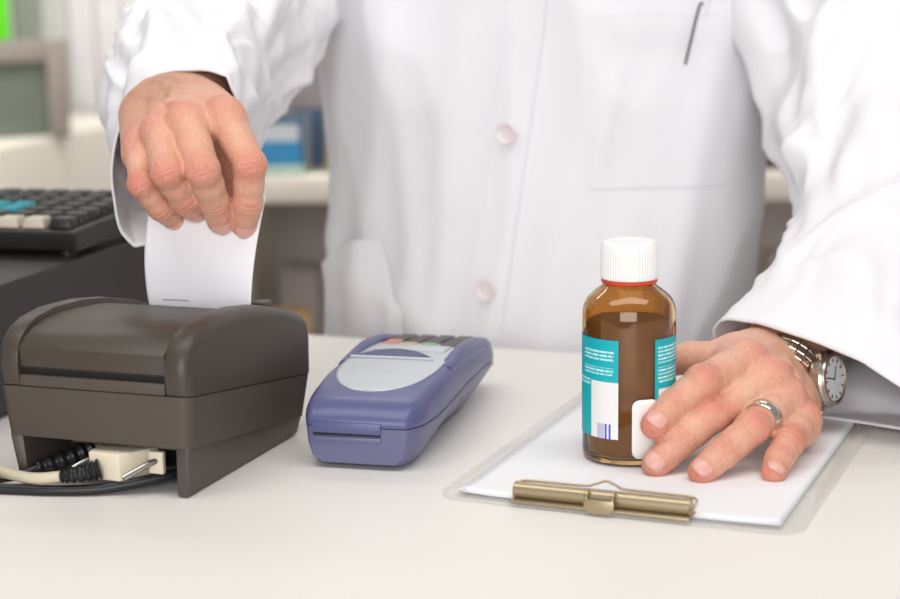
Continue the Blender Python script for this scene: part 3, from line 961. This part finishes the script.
FLUSH = []                       # (point, radius, strength) of the red knuckles and tips
NAILS = []
TAN = []                         # weathered skin on the backs of the wrists
def hand(W, J, R, T, TR, n0, lat, elbow, fing_n, wr, latw=None, hyp=.018, seed=0, h=.0008):
    """W wrist, J joints per finger (index .. little), R radii, T thumb joints; n0 back of the hand, lat towards the little finger"""
    A = lambda p: np.array(p, float)
    W = A(W); n0 = nrmz(n0); lat = nrmz(lat)
    P = {f: [A(p) for p in J[f]] for f in J}
    T = [A(p) for p in T]
    ax = nrmz(W - A(elbow))
    latw = lat if latw is None else nrmz(latw)
    fe = W - ax * .05
    allp = [W, fe] + T + [p for f in P for p in P[f]]
    F = Field(np.min(allp, 0) - .046, np.max(allp, 0) + .046, h)
    palm = F.new()
    # forearm and wrist: flattened, two rays side by side
    for s in (-1, 1):
        palm.cone(fe + latw * s * .013, W + latw * s * wr[1], wr[0] + .002, wr[0], .012)
    palm.cone(fe, W, wr[0] + .002, wr[0], .012)
    off = dict(i=-.019, m=-.006, r=.006, l=.017)
    for f in 'imrl':
        mc = P[f][0] - n0 * .001
        b = W + latw * off[f] - n0 * .002 + (mc - W) * .12
        palm.cone(b, mc, wr[0] * .92, R[f][0], .011)
        mid = (b + mc) / 2 - n0 * .008
        palm.cone(mid + (b - mid) * .5, mc - n0 * .007, .0125, R[f][0] * .92, .012)
    fs = 'imrl'
    for a, b in zip(fs, fs[1:]):
        pa = P[a][0] + (W - P[a][0]) * .10 - n0 * .004; pb = P[b][0] + (W - P[b][0]) * .10 - n0 * .004
        palm.cone(pa, pb, .0085, .0085, .008)
    # hypothenar, thenar
    palm.cone(W + latw * hyp - n0 * .007, P['l'][0] - n0 * .007 + lat * .002, .013, .011, .012)
    palm.cone(W - lat * .012 - n0 * .006, T[1], .0165, TR[1] * 1.1, .014)
    palm.cone(T[0], (P['i'][0] + T[1]) / 2 - n0 * .004, .012, .0095, .014)
    # tendons and knuckles on the back
    for f in 'imrl':
        mc = P[f][0]
        u = nrmz(mc - W)
        palm.cone(W + latw * off[f] * .7 + n0 * (wr[0] * .86), mc + n0 * (R[f][0] * .62) - u * .006, .0026, .0036, .005)
        palm.ell(mc + n0 * .0018, (R[f][0] * 1.02,) * 3, .004)
    TAN.append((W + n0 * .018, .034, 1.0 if seed == 2 else .35)); TAN.append((W + n0 * .015 + (P['r'][0] - W) * .35, .024, .9 if seed == 2 else .2))
    rr = random.Random(seed)
    for (a, b, c) in (((.35, 'i'), (.62, 'm'), (.85, 'r')), ((.25, 'r'), (.55, 'm'), (.8, 'l')), ((.3, 'l'), (.6, 'r'), (.86, 'm'))):
        q = []
        for t, f in (a, b, c):
            p = W + (P[f][0] - W) * t + n0 * (R[f][0] * 1.0)
            q.append(p)
        pts = crv([tuple(x) for x in q], 9)
        for x, y in zip(pts, pts[1:]):
            palm.cone(x, y, .0027, .0027, .0026)
    F.F[:] = palm.F
    del palm
    for f in 'imrl':
        p, r = P[f], R[f]
        g = F.new()
        # taper between joints, thicker at the joints
        d0 = nrmz(p[0] - W)
        n = n0 - d0 * (n0 @ d0); n = nrmz(n)
        ns = []
        prev = d0
        for a, b in zip(p, p[1:]):
            t = nrmz(b - a)
            n = rotmin(n, prev, t); ns.append(n); prev = t
        if fing_n is not None:
            ns = [nrmz(nrmz(fing_n) - nrmz(b - a) * (nrmz(fing_n) @ nrmz(b - a))) for a, b in zip(p, p[1:])]
        for k in range(3):
            a, b = p[k], p[k + 1]
            m = (a + b) / 2
            rm = (r[k] + r[k + 1]) / 2 * (.97 if k < 2 else 1.0)
            g.cone(a, m, r[k] * .99, rm, .003)
            g.cone(m, b, rm, r[k + 1], .003)
            if k < 2:   # pad on the palm side
                g.cone(a + (b - a) * .3 - ns[k] * .0022, a + (b - a) * .75 - ns[k] * .0022, rm * .92, rm * .9, .004)
        t3 = nrmz(p[3] - p[2])
        g.ell(p[3] - ns[2] * .0006, (r[3] * 1.0,) * 3, .002)
        g.cone(p[2] + (p[3] - p[2]) * .5 - ns[2] * .0016, p[3] - ns[2] * .0014, r[3] * .96, r[3] * .9, .003)
        # joint bumps with creases
        for k, (na, nb) in ((1, (ns[0], ns[1])), (2, (ns[1], ns[2]))):
            nn = nrmz(na + nb)
            tt = nrmz(p[k + 1] - p[k - 1])
            g.ell(p[k] + nn * .0010, (r[k] * 1.0,) * 3, .003)
            cs = ((-.0042, .0006), (-.0018, .0009), (.0008, .0008), (.0034, .0006)) if k == 1 else ((-.0018, .0007), (.0008, .0007))
            for s_, am in cs:
                g.crease(p[k] + tt * s_ * 1.1 + nn * r[k] * .9, tt, nn, am * 1.05, .00105, r[k] * .75)
            FLUSH.append((p[k] + nn * r[k] * .8, .012 if k == 1 else .009, .75 if k == 1 else .5))
        FLUSH.append((p[3] + t3 * .004, .012, .85))
        FLUSH.append((p[0] + n0 * R[f][0] * .8, .015, .6))
        # nail bed: a shallow flat on the back of the tip
        NAILS.append((p[3], t3, ns[2], r[3]))
        F.union(g, .0035)
    g = F.new()
    for k in range(3):
        g.cone(T[k], T[k + 1], TR[k], TR[k + 1], .004)
    F.union(g, .006)
    FLUSH.append((T[3], .014, .7))
    vs, fq = F.mesh()
    return vs, fq, fe

RAD = dict(i=(.0122, .0108, .0095, .0084), m=(.0124, .0110, .0096, .0085), r=(.0118, .0104, .0092, .0081), l=(.0104, .0092, .0082, .0072))
LW = (.2245, 1.1770, .0375)
LJ = dict(i=[(.1930, 1.1180, .0620), (.1593, 1.0830, .0557), (.1394, 1.0760, .0418), (.1272, 1.0625, .0338)],
          m=[(.2067, 1.1060, .0515), (.1654, 1.0797, .0349), (.1419, 1.0642, .0210), (.1274, 1.0575, .0095)],
          r=[(.2172, 1.1050, .0390), (.1885, 1.0656, .0297), (.1676, 1.0514, .0171), (.1539, 1.0421, .0090)],
          l=[(.2282, 1.1035, .0250), (.2125, 1.0685, .0195), (.2034, 1.0532, .0128), (.1983, 1.0416, .0085)])
LT = [(.2200, 1.1650, .0480), (.1900, 1.1540, .0560), (.1620, 1.1520, .0560), (.1390, 1.1370, .0560)]
LE = (.358, 1.388, .178)
RW = (-.1900, 1.2150, .2240)
RJ = dict(i=[(-.1460, 1.1520, .2235), (-.1280, 1.1286, .1931), (-.1310, 1.1355, .1675), (-.1351, 1.1435, .1520)],
          m=[(-.1705, 1.1460, .2200), (-.1557, 1.1080, .1924), (-.1522, 1.1284, .1700), (-.1503, 1.1400, .1553)],
          r=[(-.1890, 1.1510, .2130), (-.1790, 1.1106, .1912), (-.1718, 1.1296, .1715), (-.1679, 1.1454, .1621)],
          l=[(-.2035, 1.1600, .2040), (-.1990, 1.1322, .1813), (-.1888, 1.1408, .1644), (-.1833, 1.1541, .1552)])
RT = [(-.1700, 1.2020, .2120), (-.1520, 1.1850, .2000), (-.1420, 1.1740, .1830), (-.1430, 1.1625, .1600)]
RE = (-.180, 1.480, .268)
TRD = (.0145, .0120, .0108, .0092)

def cross_n(W, i, l, m):
    return nrmz(np.cross(nrmz(np.array(l) - np.array(i)), nrmz(np.array(W) - np.array(m))))
Ln = cross_n(LW, LJ['i'][0], LJ['l'][0], LJ['m'][0])
if Ln[2] < 0: Ln = -Ln
Rn = cross_n(RW, RJ['i'][0], RJ['l'][0], RJ['m'][0])
if Rn[2] < 0: Rn = -Rn
Llat = nrmz(np.array(LJ['l'][0]) - np.array(LJ['i'][0])); Rlat = nrmz(np.array(RJ['l'][0]) - np.array(RJ['i'][0]))
lv, lf, lfe = hand(LW, LJ, RAD, LT, TRD, Ln, Llat, LE, (.25, -.5, .83), (.0195, .0115), hyp=.010, seed=1)
RADR = {k: tuple(x * .95 for x in v) for k, v in RAD.items()}
rv, rf_, rfe = hand(RW, RJ, RADR, RT, TRD, Rn, Rlat, RE, None, (.0195, .0120), latw=(-1, .05, -.08), seed=2)

# coarse body: trunk, arms, neck, head, legs
B = Field((-.32, 1.30, -1.02), (.52, 1.86, .82), .007)
def bc(a, b, ra, rb, k=.03): B.cone(a, b, ra, rb, k, .03)
CX, CY = .082, 1.615
ex = np.array((math.cos(math.radians(20)), -math.sin(math.radians(20)), 0)); fr = np.array((-math.sin(math.radians(20)), -math.cos(math.radians(20)), 0))
c = lambda s, f, z: np.array((CX, CY, 0)) + ex * s + fr * f + np.array((.05 * z, 0, z))
bc(c(-.075, 0, -.06), c(.075, 0, -.06), .085, .085)
bc(c(-.065, 0, .02), c(-.085, 0, .36), .085, .085); bc(c(.065, 0, .02), c(.085, 0, .36), .085, .085)
bc(c(0, .0, .0), c(0, .01, .36), .085, .09)
LS, RS = c(.165, 0, .43), c(-.165, 0, .43)
bc(RS, LS, .055, .055); bc(c(0, 0, .40), c(0, .01, .52), .065, .055)
bc(RS, RE, .042, .036, .02); bc(LS, LE, .042, .036, .02)
bc(RE, np.array(RE) + (rfe - np.array(RE)) * .97, .035, .0250, .01)
bc(LE, np.array(LE) + (lfe - np.array(LE)) * .97, .035, .0250, .01)
hc = c(0, .03, .64)
B.ell(hc, (.078, .088, .105), .02); bc(hc + fr * .035 + np.array((0, 0, -.06)), hc + fr * .05 + np.array((0, 0, -.085)), .05, .035)
bc(hc + fr * .085 + np.array((0, 0, .015)), hc + fr * .108 + np.array((0, 0, -.022)), .010, .014, .012)
for s in (-1, 1):
    B.ell(hc + ex * s * .080 + np.array((0, 0, -.012)), (.012, .02, .03), .008)
for s in (-1, 1):
    bc(c(s * .085, 0, -.10), c(s * .085, .01, -.52), .082, .055); bc(c(s * .085, .01, -.52), c(s * .085, -.01, -.93), .055, .040)
    bc(c(s * .085, -.02, -.955), c(s * .10, .13, -.968), .040, .030, .02)
bv_, bf_ = B.mesh()

def bool_union(objs):
    base = objs[0]
    for o in objs[1:]:
        md = base.modifiers.new('u', 'BOOLEAN')
        md.operation = 'UNION'; md.solver = 'EXACT'; md.object = o
    dg = bpy.context.evaluated_depsgraph_get()
    me = bpy.data.meshes.new_from_object(base.evaluated_get(dg))
    if len(me.vertices) < .8 * sum(len(o.data.vertices) for o in objs):
        bm = bmesh.new()
        for o in objs: bm.from_mesh(o.data)
        me = bpy.data.meshes.new('body'); bm.to_mesh(me); bm.free()
        print('boolean fell back to join')
    for o in objs: bpy.data.objects.remove(o, do_unlink=True)
    return me
tmp = []
for nm, vs, fq in (('b', bv_, bf_), ('l', lv, lf), ('r', rv, rf_)):
    o = bpy.data.objects.new(nm, np_mesh(nm, vs, fq)); COL.objects.link(o); tmp.append(o)
body = bool_union(tmp)
co = np.zeros(len(body.vertices) * 3); body.vertices.foreach_get('co', co); co = co.reshape(-1, 3)
fl_ = np.zeros(len(co))
for p, r, s in FLUSH:
    fl_ = np.maximum(fl_, s * np.exp(-((co - p) ** 2).sum(1) / r ** 2))
tn_ = np.zeros(len(co))
for p, r, s_ in TAN: tn_ = np.maximum(tn_, s_ * np.exp(-((co - p) ** 2).sum(1) / r ** 2))
a = body.attributes.new('tan', 'FLOAT', 'POINT'); a.data.foreach_set('value', tn_.astype(np.float32))
a = body.attributes.new('flush', 'FLOAT', 'POINT'); a.data.foreach_set('value', fl_.astype(np.float32))
body.name = 'body'
pc(link_me('body', body, 'skin', None, ang=180))

for (p, t, n, r) in NAILS:
    b = np.cross(t, n)
    def nf(u, v):
        a = (u * 2 - 1)
        v2 = v * 2 - 1
        # a rounded nail outline: pull the corners in
        wv = (1 - abs(v2) ** 4 * .35)
        ang_ = a * math.radians(50) * wv
        y = -.0035 + v2 * .0054 + (1 - a * a) * .0008 * v2
        rad = r * (1.04 - .06 * ((v2 + 1) / 2) ** 2) + .0003 - .0014 * max(0, v2) ** 2 - .0005 * max(0, -v2) ** 3
        q = p + t * (y + .004) + (n * math.cos(ang_) + b * math.sin(ang_)) * rad - n * .0004
        return tuple(q)
    o = link('fingernail', grid(nf, 13, 13), 'nail'); solidify(o, .0004, 0); pc(o)

# hair, face, trousers: above and below the picture
def hairf(u, v):
    th = u * 2 * PI; ph = v * PI * .52
    q = np.array(hc) + np.array((0, 0, .012)) - fr * .012 + np.array((.086 * math.sin(ph) * math.cos(th), .096 * math.sin(ph) * math.sin(th), .108 * math.cos(ph)))
    return tuple(q)
o = link('hair', grid(hairf, 40, 16, True), 'hair'); solidify(o, .006, 1); pc(o)
for s in (-1, 1):
    def trf(u, v, s=s):
        q = c(s * .088, .005, -.12 - .82 * v); r = .096 - .03 * v
        return (q[0] + r * math.cos(u * 2 * PI), q[1] + r * math.sin(u * 2 * PI), q[2])
    o = link('trouser_leg', grid(trf, 32, 20, True), 'trouser'); solidify(o, .003, 1); pc(o)

# ------------------------------------------------------------------ white coat
PHI = math.radians(20)
EX, FR = V((math.cos(PHI), -math.sin(PHI), 0)), V((-math.sin(PHI), -math.cos(PHI), 0))
def coat_dim(z):
    a = interp([(-.45, .235), (-.1, .205), (.0, .197), (.15, .203), (.30, .214), (.40, .214), (.455, .185), (.50, .12), (.525, .075)], z)
    b = interp([(-.45, .165), (-.1, .140), (.0, .130), (.15, .130), (.30, .135), (.40, .125), (.455, .10), (.50, .075), (.525, .07)], z)
    return a, b
def fold(x, z, s=0):
    v = V((x * 9 + z * 1.5 + s, z * 2.6, s * 3.1))
    return noise.noise(v) * .5 + noise.noise(V((x * 20 - z * 4 + s, z * 5, s))) * .25
def coat_pt(th, z, off=0):
    a, b = coat_dim(z)
    n = 2.7
    ct, st = math.cos(th), math.sin(th)
    x = a * math.copysign(abs(ct) ** (2 / n), ct)
    y = b * math.copysign(abs(st) ** (2 / n), st)
    nr = V((ct / a, st / b)).normalized()
    d = .0085 * fold(x, z, 2 if st > 0 else 7)
    for q_, (fx_, fz_, am_) in enumerate(((7, 2.2, .005), (11, 4.5, .003))):
        nn_ = noise.noise(V((x * fx_ + z * 1.2 + q_ * 5, z * fz_ - x * 1.5, 4.7 + q_)))
        d += am_ * ((1 - min(1, abs(nn_) * 3.5)) ** 2 - .25)
    # long soft drape folds falling from the chest
    for x0, sl, w_, am in ((-.125, .10, .014, .006), (-.085, -.12, .012, .005), (-.052, .06, .010, .0045), (.055, .12, .014, .005), (.10, -.22, .016, .006), (.155, .10, .013, .005), (-.165, .0, .012, .005)):
        d += am * math.exp(-((x - x0 - sl * (z - .1)) / w_) ** 2) * (.35 + .65 * ss(.32, .02, z)) * (1 if st > 0 else .5)
    # a shallow sag across the left hip
    d += .004 * math.exp(-((z - .03 + .5 * (x + .1)) / .018) ** 2) * (1 if st > 0 else 0) * ss(.0, -.08, x)
    x += nr.x * (d + off); y += nr.y * (d + off)
    C_ = V((CX + .045 * z, CY - .018, z))
    return C_ + EX * x + FR * y
def coat_front(s, z, off=0):
    a, b = coat_dim(z)
    q = max(-.999, min(.999, s / a))
    th = math.acos(math.copysign(abs(q) ** (2.7 / 2), q))
    return coat_pt(th, z, off)

coat_bm = grid(lambda u, v: tuple(coat_pt(u * 2 * PI, -.34 + .865 * v)), 220, 130, True)
bmesh.ops.recalc_face_normals(coat_bm, faces=coat_bm.faces)
coat = pc(link('lab_coat', coat_bm, 'coat', ang=180)); solidify(coat, .0012, -1)
coat['label'] = 'white cotton lab coat, buttoned'
def sub(o):
    o.parent = coat
    return o

def patch(name, fn, nu, nv, m, t=.0012, off=1):
    bm = grid(fn, nu, nv)
    bmesh.ops.recalc_face_normals(bm, faces=bm.faces)
    if bm.faces[0].normal.dot(FR) < 0: bmesh.ops.reverse_faces(bm, faces=bm.faces)
    o = link(name, bm, m, ang=60)
    solidify(o, t, off)
    es_ = o.modifiers.new('edges', 'EDGE_SPLIT'); es_.split_angle = math.radians(50)
    return sub(o)
PE = lambda z: -.032 + .112 * (z + .009)           # the overlapping front edge
patch('front_placket', lambda u, v: tuple(coat_front(PE(-.30 + .70 * v) + .036 * u, -.30 + .70 * v, .0003 + .0003 * (u < .06))), 14, 100, 'coat', .0016)
patch('placket_seam', lambda u, v: tuple(coat_front(PE(-.30 + .70 * v) + .0345 + .0011 * u, -.30 + .70 * v, .0020)), 2, 100, 'thread', .0003)
patch('placket_seam', lambda u, v: tuple(coat_front(PE(-.30 + .70 * v) + .0030 + .0008 * u, -.30 + .70 * v, .0022)), 2, 100, 'thread', .0003)
for zb_ in (.0475, .1815, .315):
    sb = PE(zb_) + .0175
    p = coat_front(sb, zb_, .0030)
    nb = (coat_front(sb + .004, zb_, .003) - coat_front(sb - .004, zb_, .003)).cross(coat_front(sb, zb_ + .004, .003) - coat_front(sb, zb_ - .004, .003)).normalized()
    if nb.dot(FR) < 0: nb = -nb
    bm = lathe([(0, .0012), (.0055, .0014), (.0068, .0026), (.0090, .0030), (.0098, .0018), (.0096, .0002), (0, 0)], 40)
    for hx, hy in ((.002, .002), (-.002, .002), (.002, -.002), (-.002, -.002)):
        lathe([(0, .0013), (.0009, .0016), (0, .0022)], 8, bm, (hx, hy, 0))
    bm.transform(Matrix.Translation(p) @ nb.to_track_quat('Z', 'Y').to_matrix().to_4x4())
    sub(link('coat_button', bm, 'button', ang=40))
    patch('buttonhole', lambda u, v, zb_=zb_: tuple(coat_front(PE(zb_) + .010 + .020 * u, zb_ - .0010 + .002 * v + .003 * (u - .5), .0031)), 8, 2, 'thread', .0003)
# chest pocket, open at the top where the pen sits
def pk(u, v):
    sl = .074 + .006 * (1 - v)
    z = .137 + v * (.142 + .001 * u) - .004 * u * v
    s = sl + u * (.183 - sl)
    gape = .0036 * ss(.75, 1, v) * math.sin(PI * u) + .0016 * math.sin(PI * u) * math.sin(PI * v)
    return tuple(coat_front(s, z, .0001 + gape))
patch('chest_pocket', pk, 30, 34, 'coat', .0008)
def stitch(u0, v0, u1, v1):
    def f(u, v):
        a, b = u0 + (u1 - u0) * v, v0 + (v1 - v0) * v
        w_ = .0009
        q = V(pk(a, b))
        d = (V(pk(min(1, a + .02), b)) - q) if u0 == u1 else (V(pk(a, min(1, b + .02))) - q)
        return tuple(q + d.normalized() * (u - .5) * w_ + FR * .0007)
    return f
for st_ in ((0, .85, 1, .85),):
    patch('pocket_seam', stitch(*st_), 2, 30, 'thread', .0003)
# hip pocket, its mouth gaping
def hp(u, v):
    s = -.176 + u * (.176 - .085)
    top = .048 + .038 * math.sin(PI * min(1, u * 1.0)) * .55 + .030 * u - .052 * ss(.72, 1, u)
    z = -.16 + v * (top + .16)
    gape = .009 * ss(.55, 1, v) * math.sin(PI * min(1, max(0, u))) ** .8
    return tuple(coat_front(s, z, .0012 + gape))
patch('hip_pocket', hp, 30, 30, 'coat', .0010)
# collar
def colf(u, v):
    th = u * 2 * PI
    p = coat_pt(th, .505 - .03 * v, .004 + .012 * v)
    return tuple(p)
o = link('collar', grid(colf, 60, 6, True), 'coat', ang=180); solidify(o, .002, 1); sub(o)

# sleeves: rings from shoulder to cuff
def sleeve(keys, folds, seed, hem=True):
    """keys: (centre, axis1, axis2)"""
    n = 150; na = 128
    Cc = crv([k[0] for k in keys], n); A1 = crv([k[1] for k in keys], n); A2 = crv([k[2] for k in keys], n)
    def f(u, v):
        j = int(round(v * (n - 1)))
        t = j / (n - 1)
        a = u * 2 * PI
        ca, sa = math.cos(a), math.sin(a)
        ex_ = 2 / 2.5
        p = A1[j] * math.copysign(abs(ca) ** ex_, ca) + A2[j] * math.copysign(abs(sa) ** ex_, sa)
        d = 0
        for a0, sl, t0, wt, wa, am in folds:
            da = (a - a0 - sl * (t - t0) + PI) % (2 * PI) - PI
            d += am * math.exp(-(da / wa) ** 2) * math.exp(-((t - t0) / wt) ** 2)
        d += .010 * noise.noise(V((ca * 1.6 + seed, sa * 1.6, t * 5))) + .005 * noise.noise(V((ca * 3 + seed, sa * 3, t * 11 + a * .3)))
        for q_, (fa_, ft_, am_) in enumerate(((1.0, 7.0, .007), (-1.2, 9.0, .005), (.4, 16.0, .0035))):
            nn_ = noise.noise(V((ca * 1.1 + fa_ * t * 2 + seed * 1.7 + q_, sa * 1.1 - fa_ * t * 2, t * ft_ * .5 + q_ * 3)))
            d += am_ * ((1 - min(1, abs(nn_) * 3.2)) ** 2 - .3)
        d *= .30 + .70 * ss(1.0, .88, t)
        if hem: d += .0012 * ss(.925, .935, t)
        q = Cc[j] + p + p.normalized() * d
        if q.z < .0042 and t > .4: q.z = .0042 + .25 * max(0, 0) 
        return tuple(q)
    bm = grid(f, na, n, True)
    bmesh.ops.recalc_face_normals(bm, faces=bm.faces)
    o = link('sleeve', bm, 'coat', ang=180)
    solidify(o, .0016, -1)
    return sub(o)
def ring(c_, t, r1, r2, roll=0):
    t = V(t).normalized()
    e1 = t.cross(V((0, 0, 1))).normalized(); e2 = e1.cross(t).normalized()
    cr, sr = math.cos(roll), math.sin(roll)
    return (V(c_), (e1 * cr + e2 * sr) * r1, (e2 * cr - e1 * sr) * r2)
# arm reaching for the receipt
rs = [ring((-.075, 1.690, .455), (-.4, -.4, -.8), .085, .095), ring((-.115, 1.610, .380), (-.2, -.5, -.8), .078, .080), ring((-.160, 1.525, .300), (-.05, -.85, -.5), .068, .072),
      ring((-.180, 1.450, .262), (-.02, -1, -.12), .062, .062), ring((-.192, 1.370, .242), (-.02, -1, -.12), .060, .060), ring((-.196, 1.300, .220), (-.02, -1, -.15), .056, .064)]
rs.append((V((-.1910, 1.222, .1895)), V((.0440, -.004, .003)), V((.010, .000, .0620))))
rs = [(c_, a1 if a1.x > 0 else -a1, a2) for c_, a1, a2 in rs]
sleeve(rs, [(1.0, 2.2, .45, .12, .20, .012), (2.0, -1.8, .50, .10, .20, .012), (2.6, 2.0, .62, .10, .22, .009), (.6, -2.0, .66, .10, .2, .009), (1.6, 1.5, .78, .12, .2, .007), (3.2, 0, .75, .2, .2, .008), (4.2, 1.5, .6, .12, .25, .010), (5.4, -1.5, .55, .1, .2, .010), (2.3, 0, .88, .1, .15, .004)], 3.3)
# arm resting on the counter
ls = [ring((.235, 1.585, .455), (.4, -.4, -.8), .085, .090), ring((.272, 1.520, .365), (.3, -.5, -.8), .066, .080), ring((.312, 1.452, .265), (.2, -.6, -.75), .064, .076),
      ring((.344, 1.385, .190), (-.1, -.8, -.6), .082, .072), ring((.335, 1.310, .130), (-.35, -.75, -.45), .072, .066), ring((.300, 1.240, .080), (-.38, -.8, -.40), .068, .054)]
ls.append((V((.2590, 1.163, .0310)), V((.0720, -.050, -.0260)), V((-.010, -.015, .032))))
ls = [(c_, a1 if a1.x > 0 else -a1, a2) for c_, a1, a2 in ls]
sleeve(ls, [(2.2, 2.0, .50, .12, .20, .013), (1.2, -1.6, .46, .10, .2, .012), (2.8, -2.0, .58, .1, .22, .012), (1.8, 1.8, .66, .10, .2, .010), (2.5, 1.0, .76, .12, .2, .008), (.9, -1.2, .7, .12, .2, .008), (1.6, -.8, .86, .1, .18, .005), (3.3, 1.0, .40, .1, .2, .012)], 9.1)

# ------------------------------------------------------------------ worn and carried things
# wristwatch
a2 = nrmz(np.array(LE) - np.array(LW))
nw0 = np.array((.70, -.68, .06))
nw = nrmz(nw0 - a2 * (nw0 @ a2))
lw = np.cross(a2, nw)
wc = np.array(LW) + a2 * .006 + Llat * .009
wt = thing('wristwatch', 'steel and rose gold wristwatch with pale dial half under the white cuff', 'watch', (0, 0, 0))
Mw = Matrix(((lw[0], a2[0], nw[0], wc[0]), (lw[1], a2[1], nw[1], wc[1]), (lw[2], a2[2], nw[2], wc[2]), (0, 0, 0, 1)))
bm = bmesh.new()
RA, RB = .0335, .0265
NL = 30
for k in range(NL):
    th = 2 * PI * k / NL
    for j, (y0, y1, hh) in enumerate(((-.0085, -.0035, .0014), (-.0033, .0033, .0019), (.0035, .0085, .0014))):
        x, z = RA * math.sin(th), RB * math.cos(th)
        tx = V((RA * math.cos(th), 0, -RB * math.sin(th))).normalized()
        nx = V((math.sin(th) / RA, 0, math.cos(th) / RB)).normalized()
        if math.cos(th) > .86: continue
        hw_ = .0031
        pts = []
        for zz in (-.001, hh):
            for sx, yy in ((-1, y0), (1, y0), (1, y1), (-1, y1)):
                pts.append(V((x, yy, z)) + tx * sx * hw_ + nx * zz)
        hexa([tuple(p) for p in pts], .0005, 1, bm)
bm.transform(Mw)
link('bracelet', bm, 'gold_steel', wt)
def wpart(nm, prof, m, seg=64):
    bm = lathe(prof, seg)
    bm.transform(Mw @ Matrix.Translation((0, 0, RB - .001)))
    return link(nm, bm, m, wt)
wpart('case', [(0, -.001), (.0185, -.001), (.0195, .002), (.0195, .006), (.0182, .0078), (0, .0078)], 'steel')
wpart('bezel', [(.0150, .0080), (.0182, .0080), (.0178, .0094), (.0160, .0100), (.0150, .0090), (.0150, .0080)], 'gold_steel')
wpart('dial', [(0, .0079), (.0149, .0079), (.0149, .0085), (0, .0085)], 'dial')
for ang_, ln in ((.6, .009), (2.4, .012)):
    bm = box(-.0004, .0004, -.001, ln, .0086, .0089)
    bm.transform(Mw @ Matrix.Translation((0, 0, RB - .001)) @ Matrix.Rotation(ang_, 4, 'Z'))
    link('watch_hand', bm, 'pen_clip', wt)
bm = bmesh.new()
for k in range(12):
    b_ = box(-.0005, .0005, .0115, .0138, .0086, .0090)
    b_.transform(Matrix.Rotation(k * PI / 6, 4, 'Z'))
    merge(bm, b_)
bm.transform(Mw @ Matrix.Translation((0, 0, RB - .001)))
link('hour_marks', bm, 'pen_clip', wt)
bm = lathe([(0, 0), (.0022, 0), (.0024, .002), (.0018, .0038), (0, .0038)], 20)
bm.transform(Mw @ Matrix.Translation((-.0195, 0, RB + .003)) @ Matrix.Rotation(-PI / 2, 4, 'Y'))
link('crown', bm, 'gold_steel', wt)

# ring with fluted pattern
ra, rb = np.array(LJ['r'][0]), np.array(LJ['r'][1])
rd = nrmz(rb - ra)
rp = ra + (rb - ra) * .70
bm = lathe([(.0104, -.0043), (.0118, -.0043), (.0123, -.0034), (.0123, .0034), (.0118, .0043), (.0104, .0043), (.0104, -.0043)], 144, rf=lambda a, z: .012 * (.5 + .5 * math.cos(a * 36)) if abs(z) < .0038 else 0)
bm.transform(Matrix.Translation(V(rp)) @ V(rd).to_track_quat('Z', 'Y').to_matrix().to_4x4())
tag(link('finger_ring', bm, 'silver'), 'fluted silver wedding ring on the hand resting on the papers', 'ring')

# pen in the chest pocket
pn = thing('pen', 'slim white metal pen with steel clip standing in the chest pocket', 'pen', (0, 0, 0))
pz = [coat_front(.150, .205, -.0040), coat_front(.1565, .255, -.0030), coat_front(.166, .325, .0080)]
link('barrel', tube([pz[0], pz[1], pz[2]], .0031, 20, 16), 'pen', pn)
p0 = coat_front(.1545, .283, .0090); p1 = coat_front(.1475, .2385, .0068)
link('clip', tube([p0 + V((.004, .004, .004)), p0, p1], .0011, 16, 10), 'pen_clip', pn)
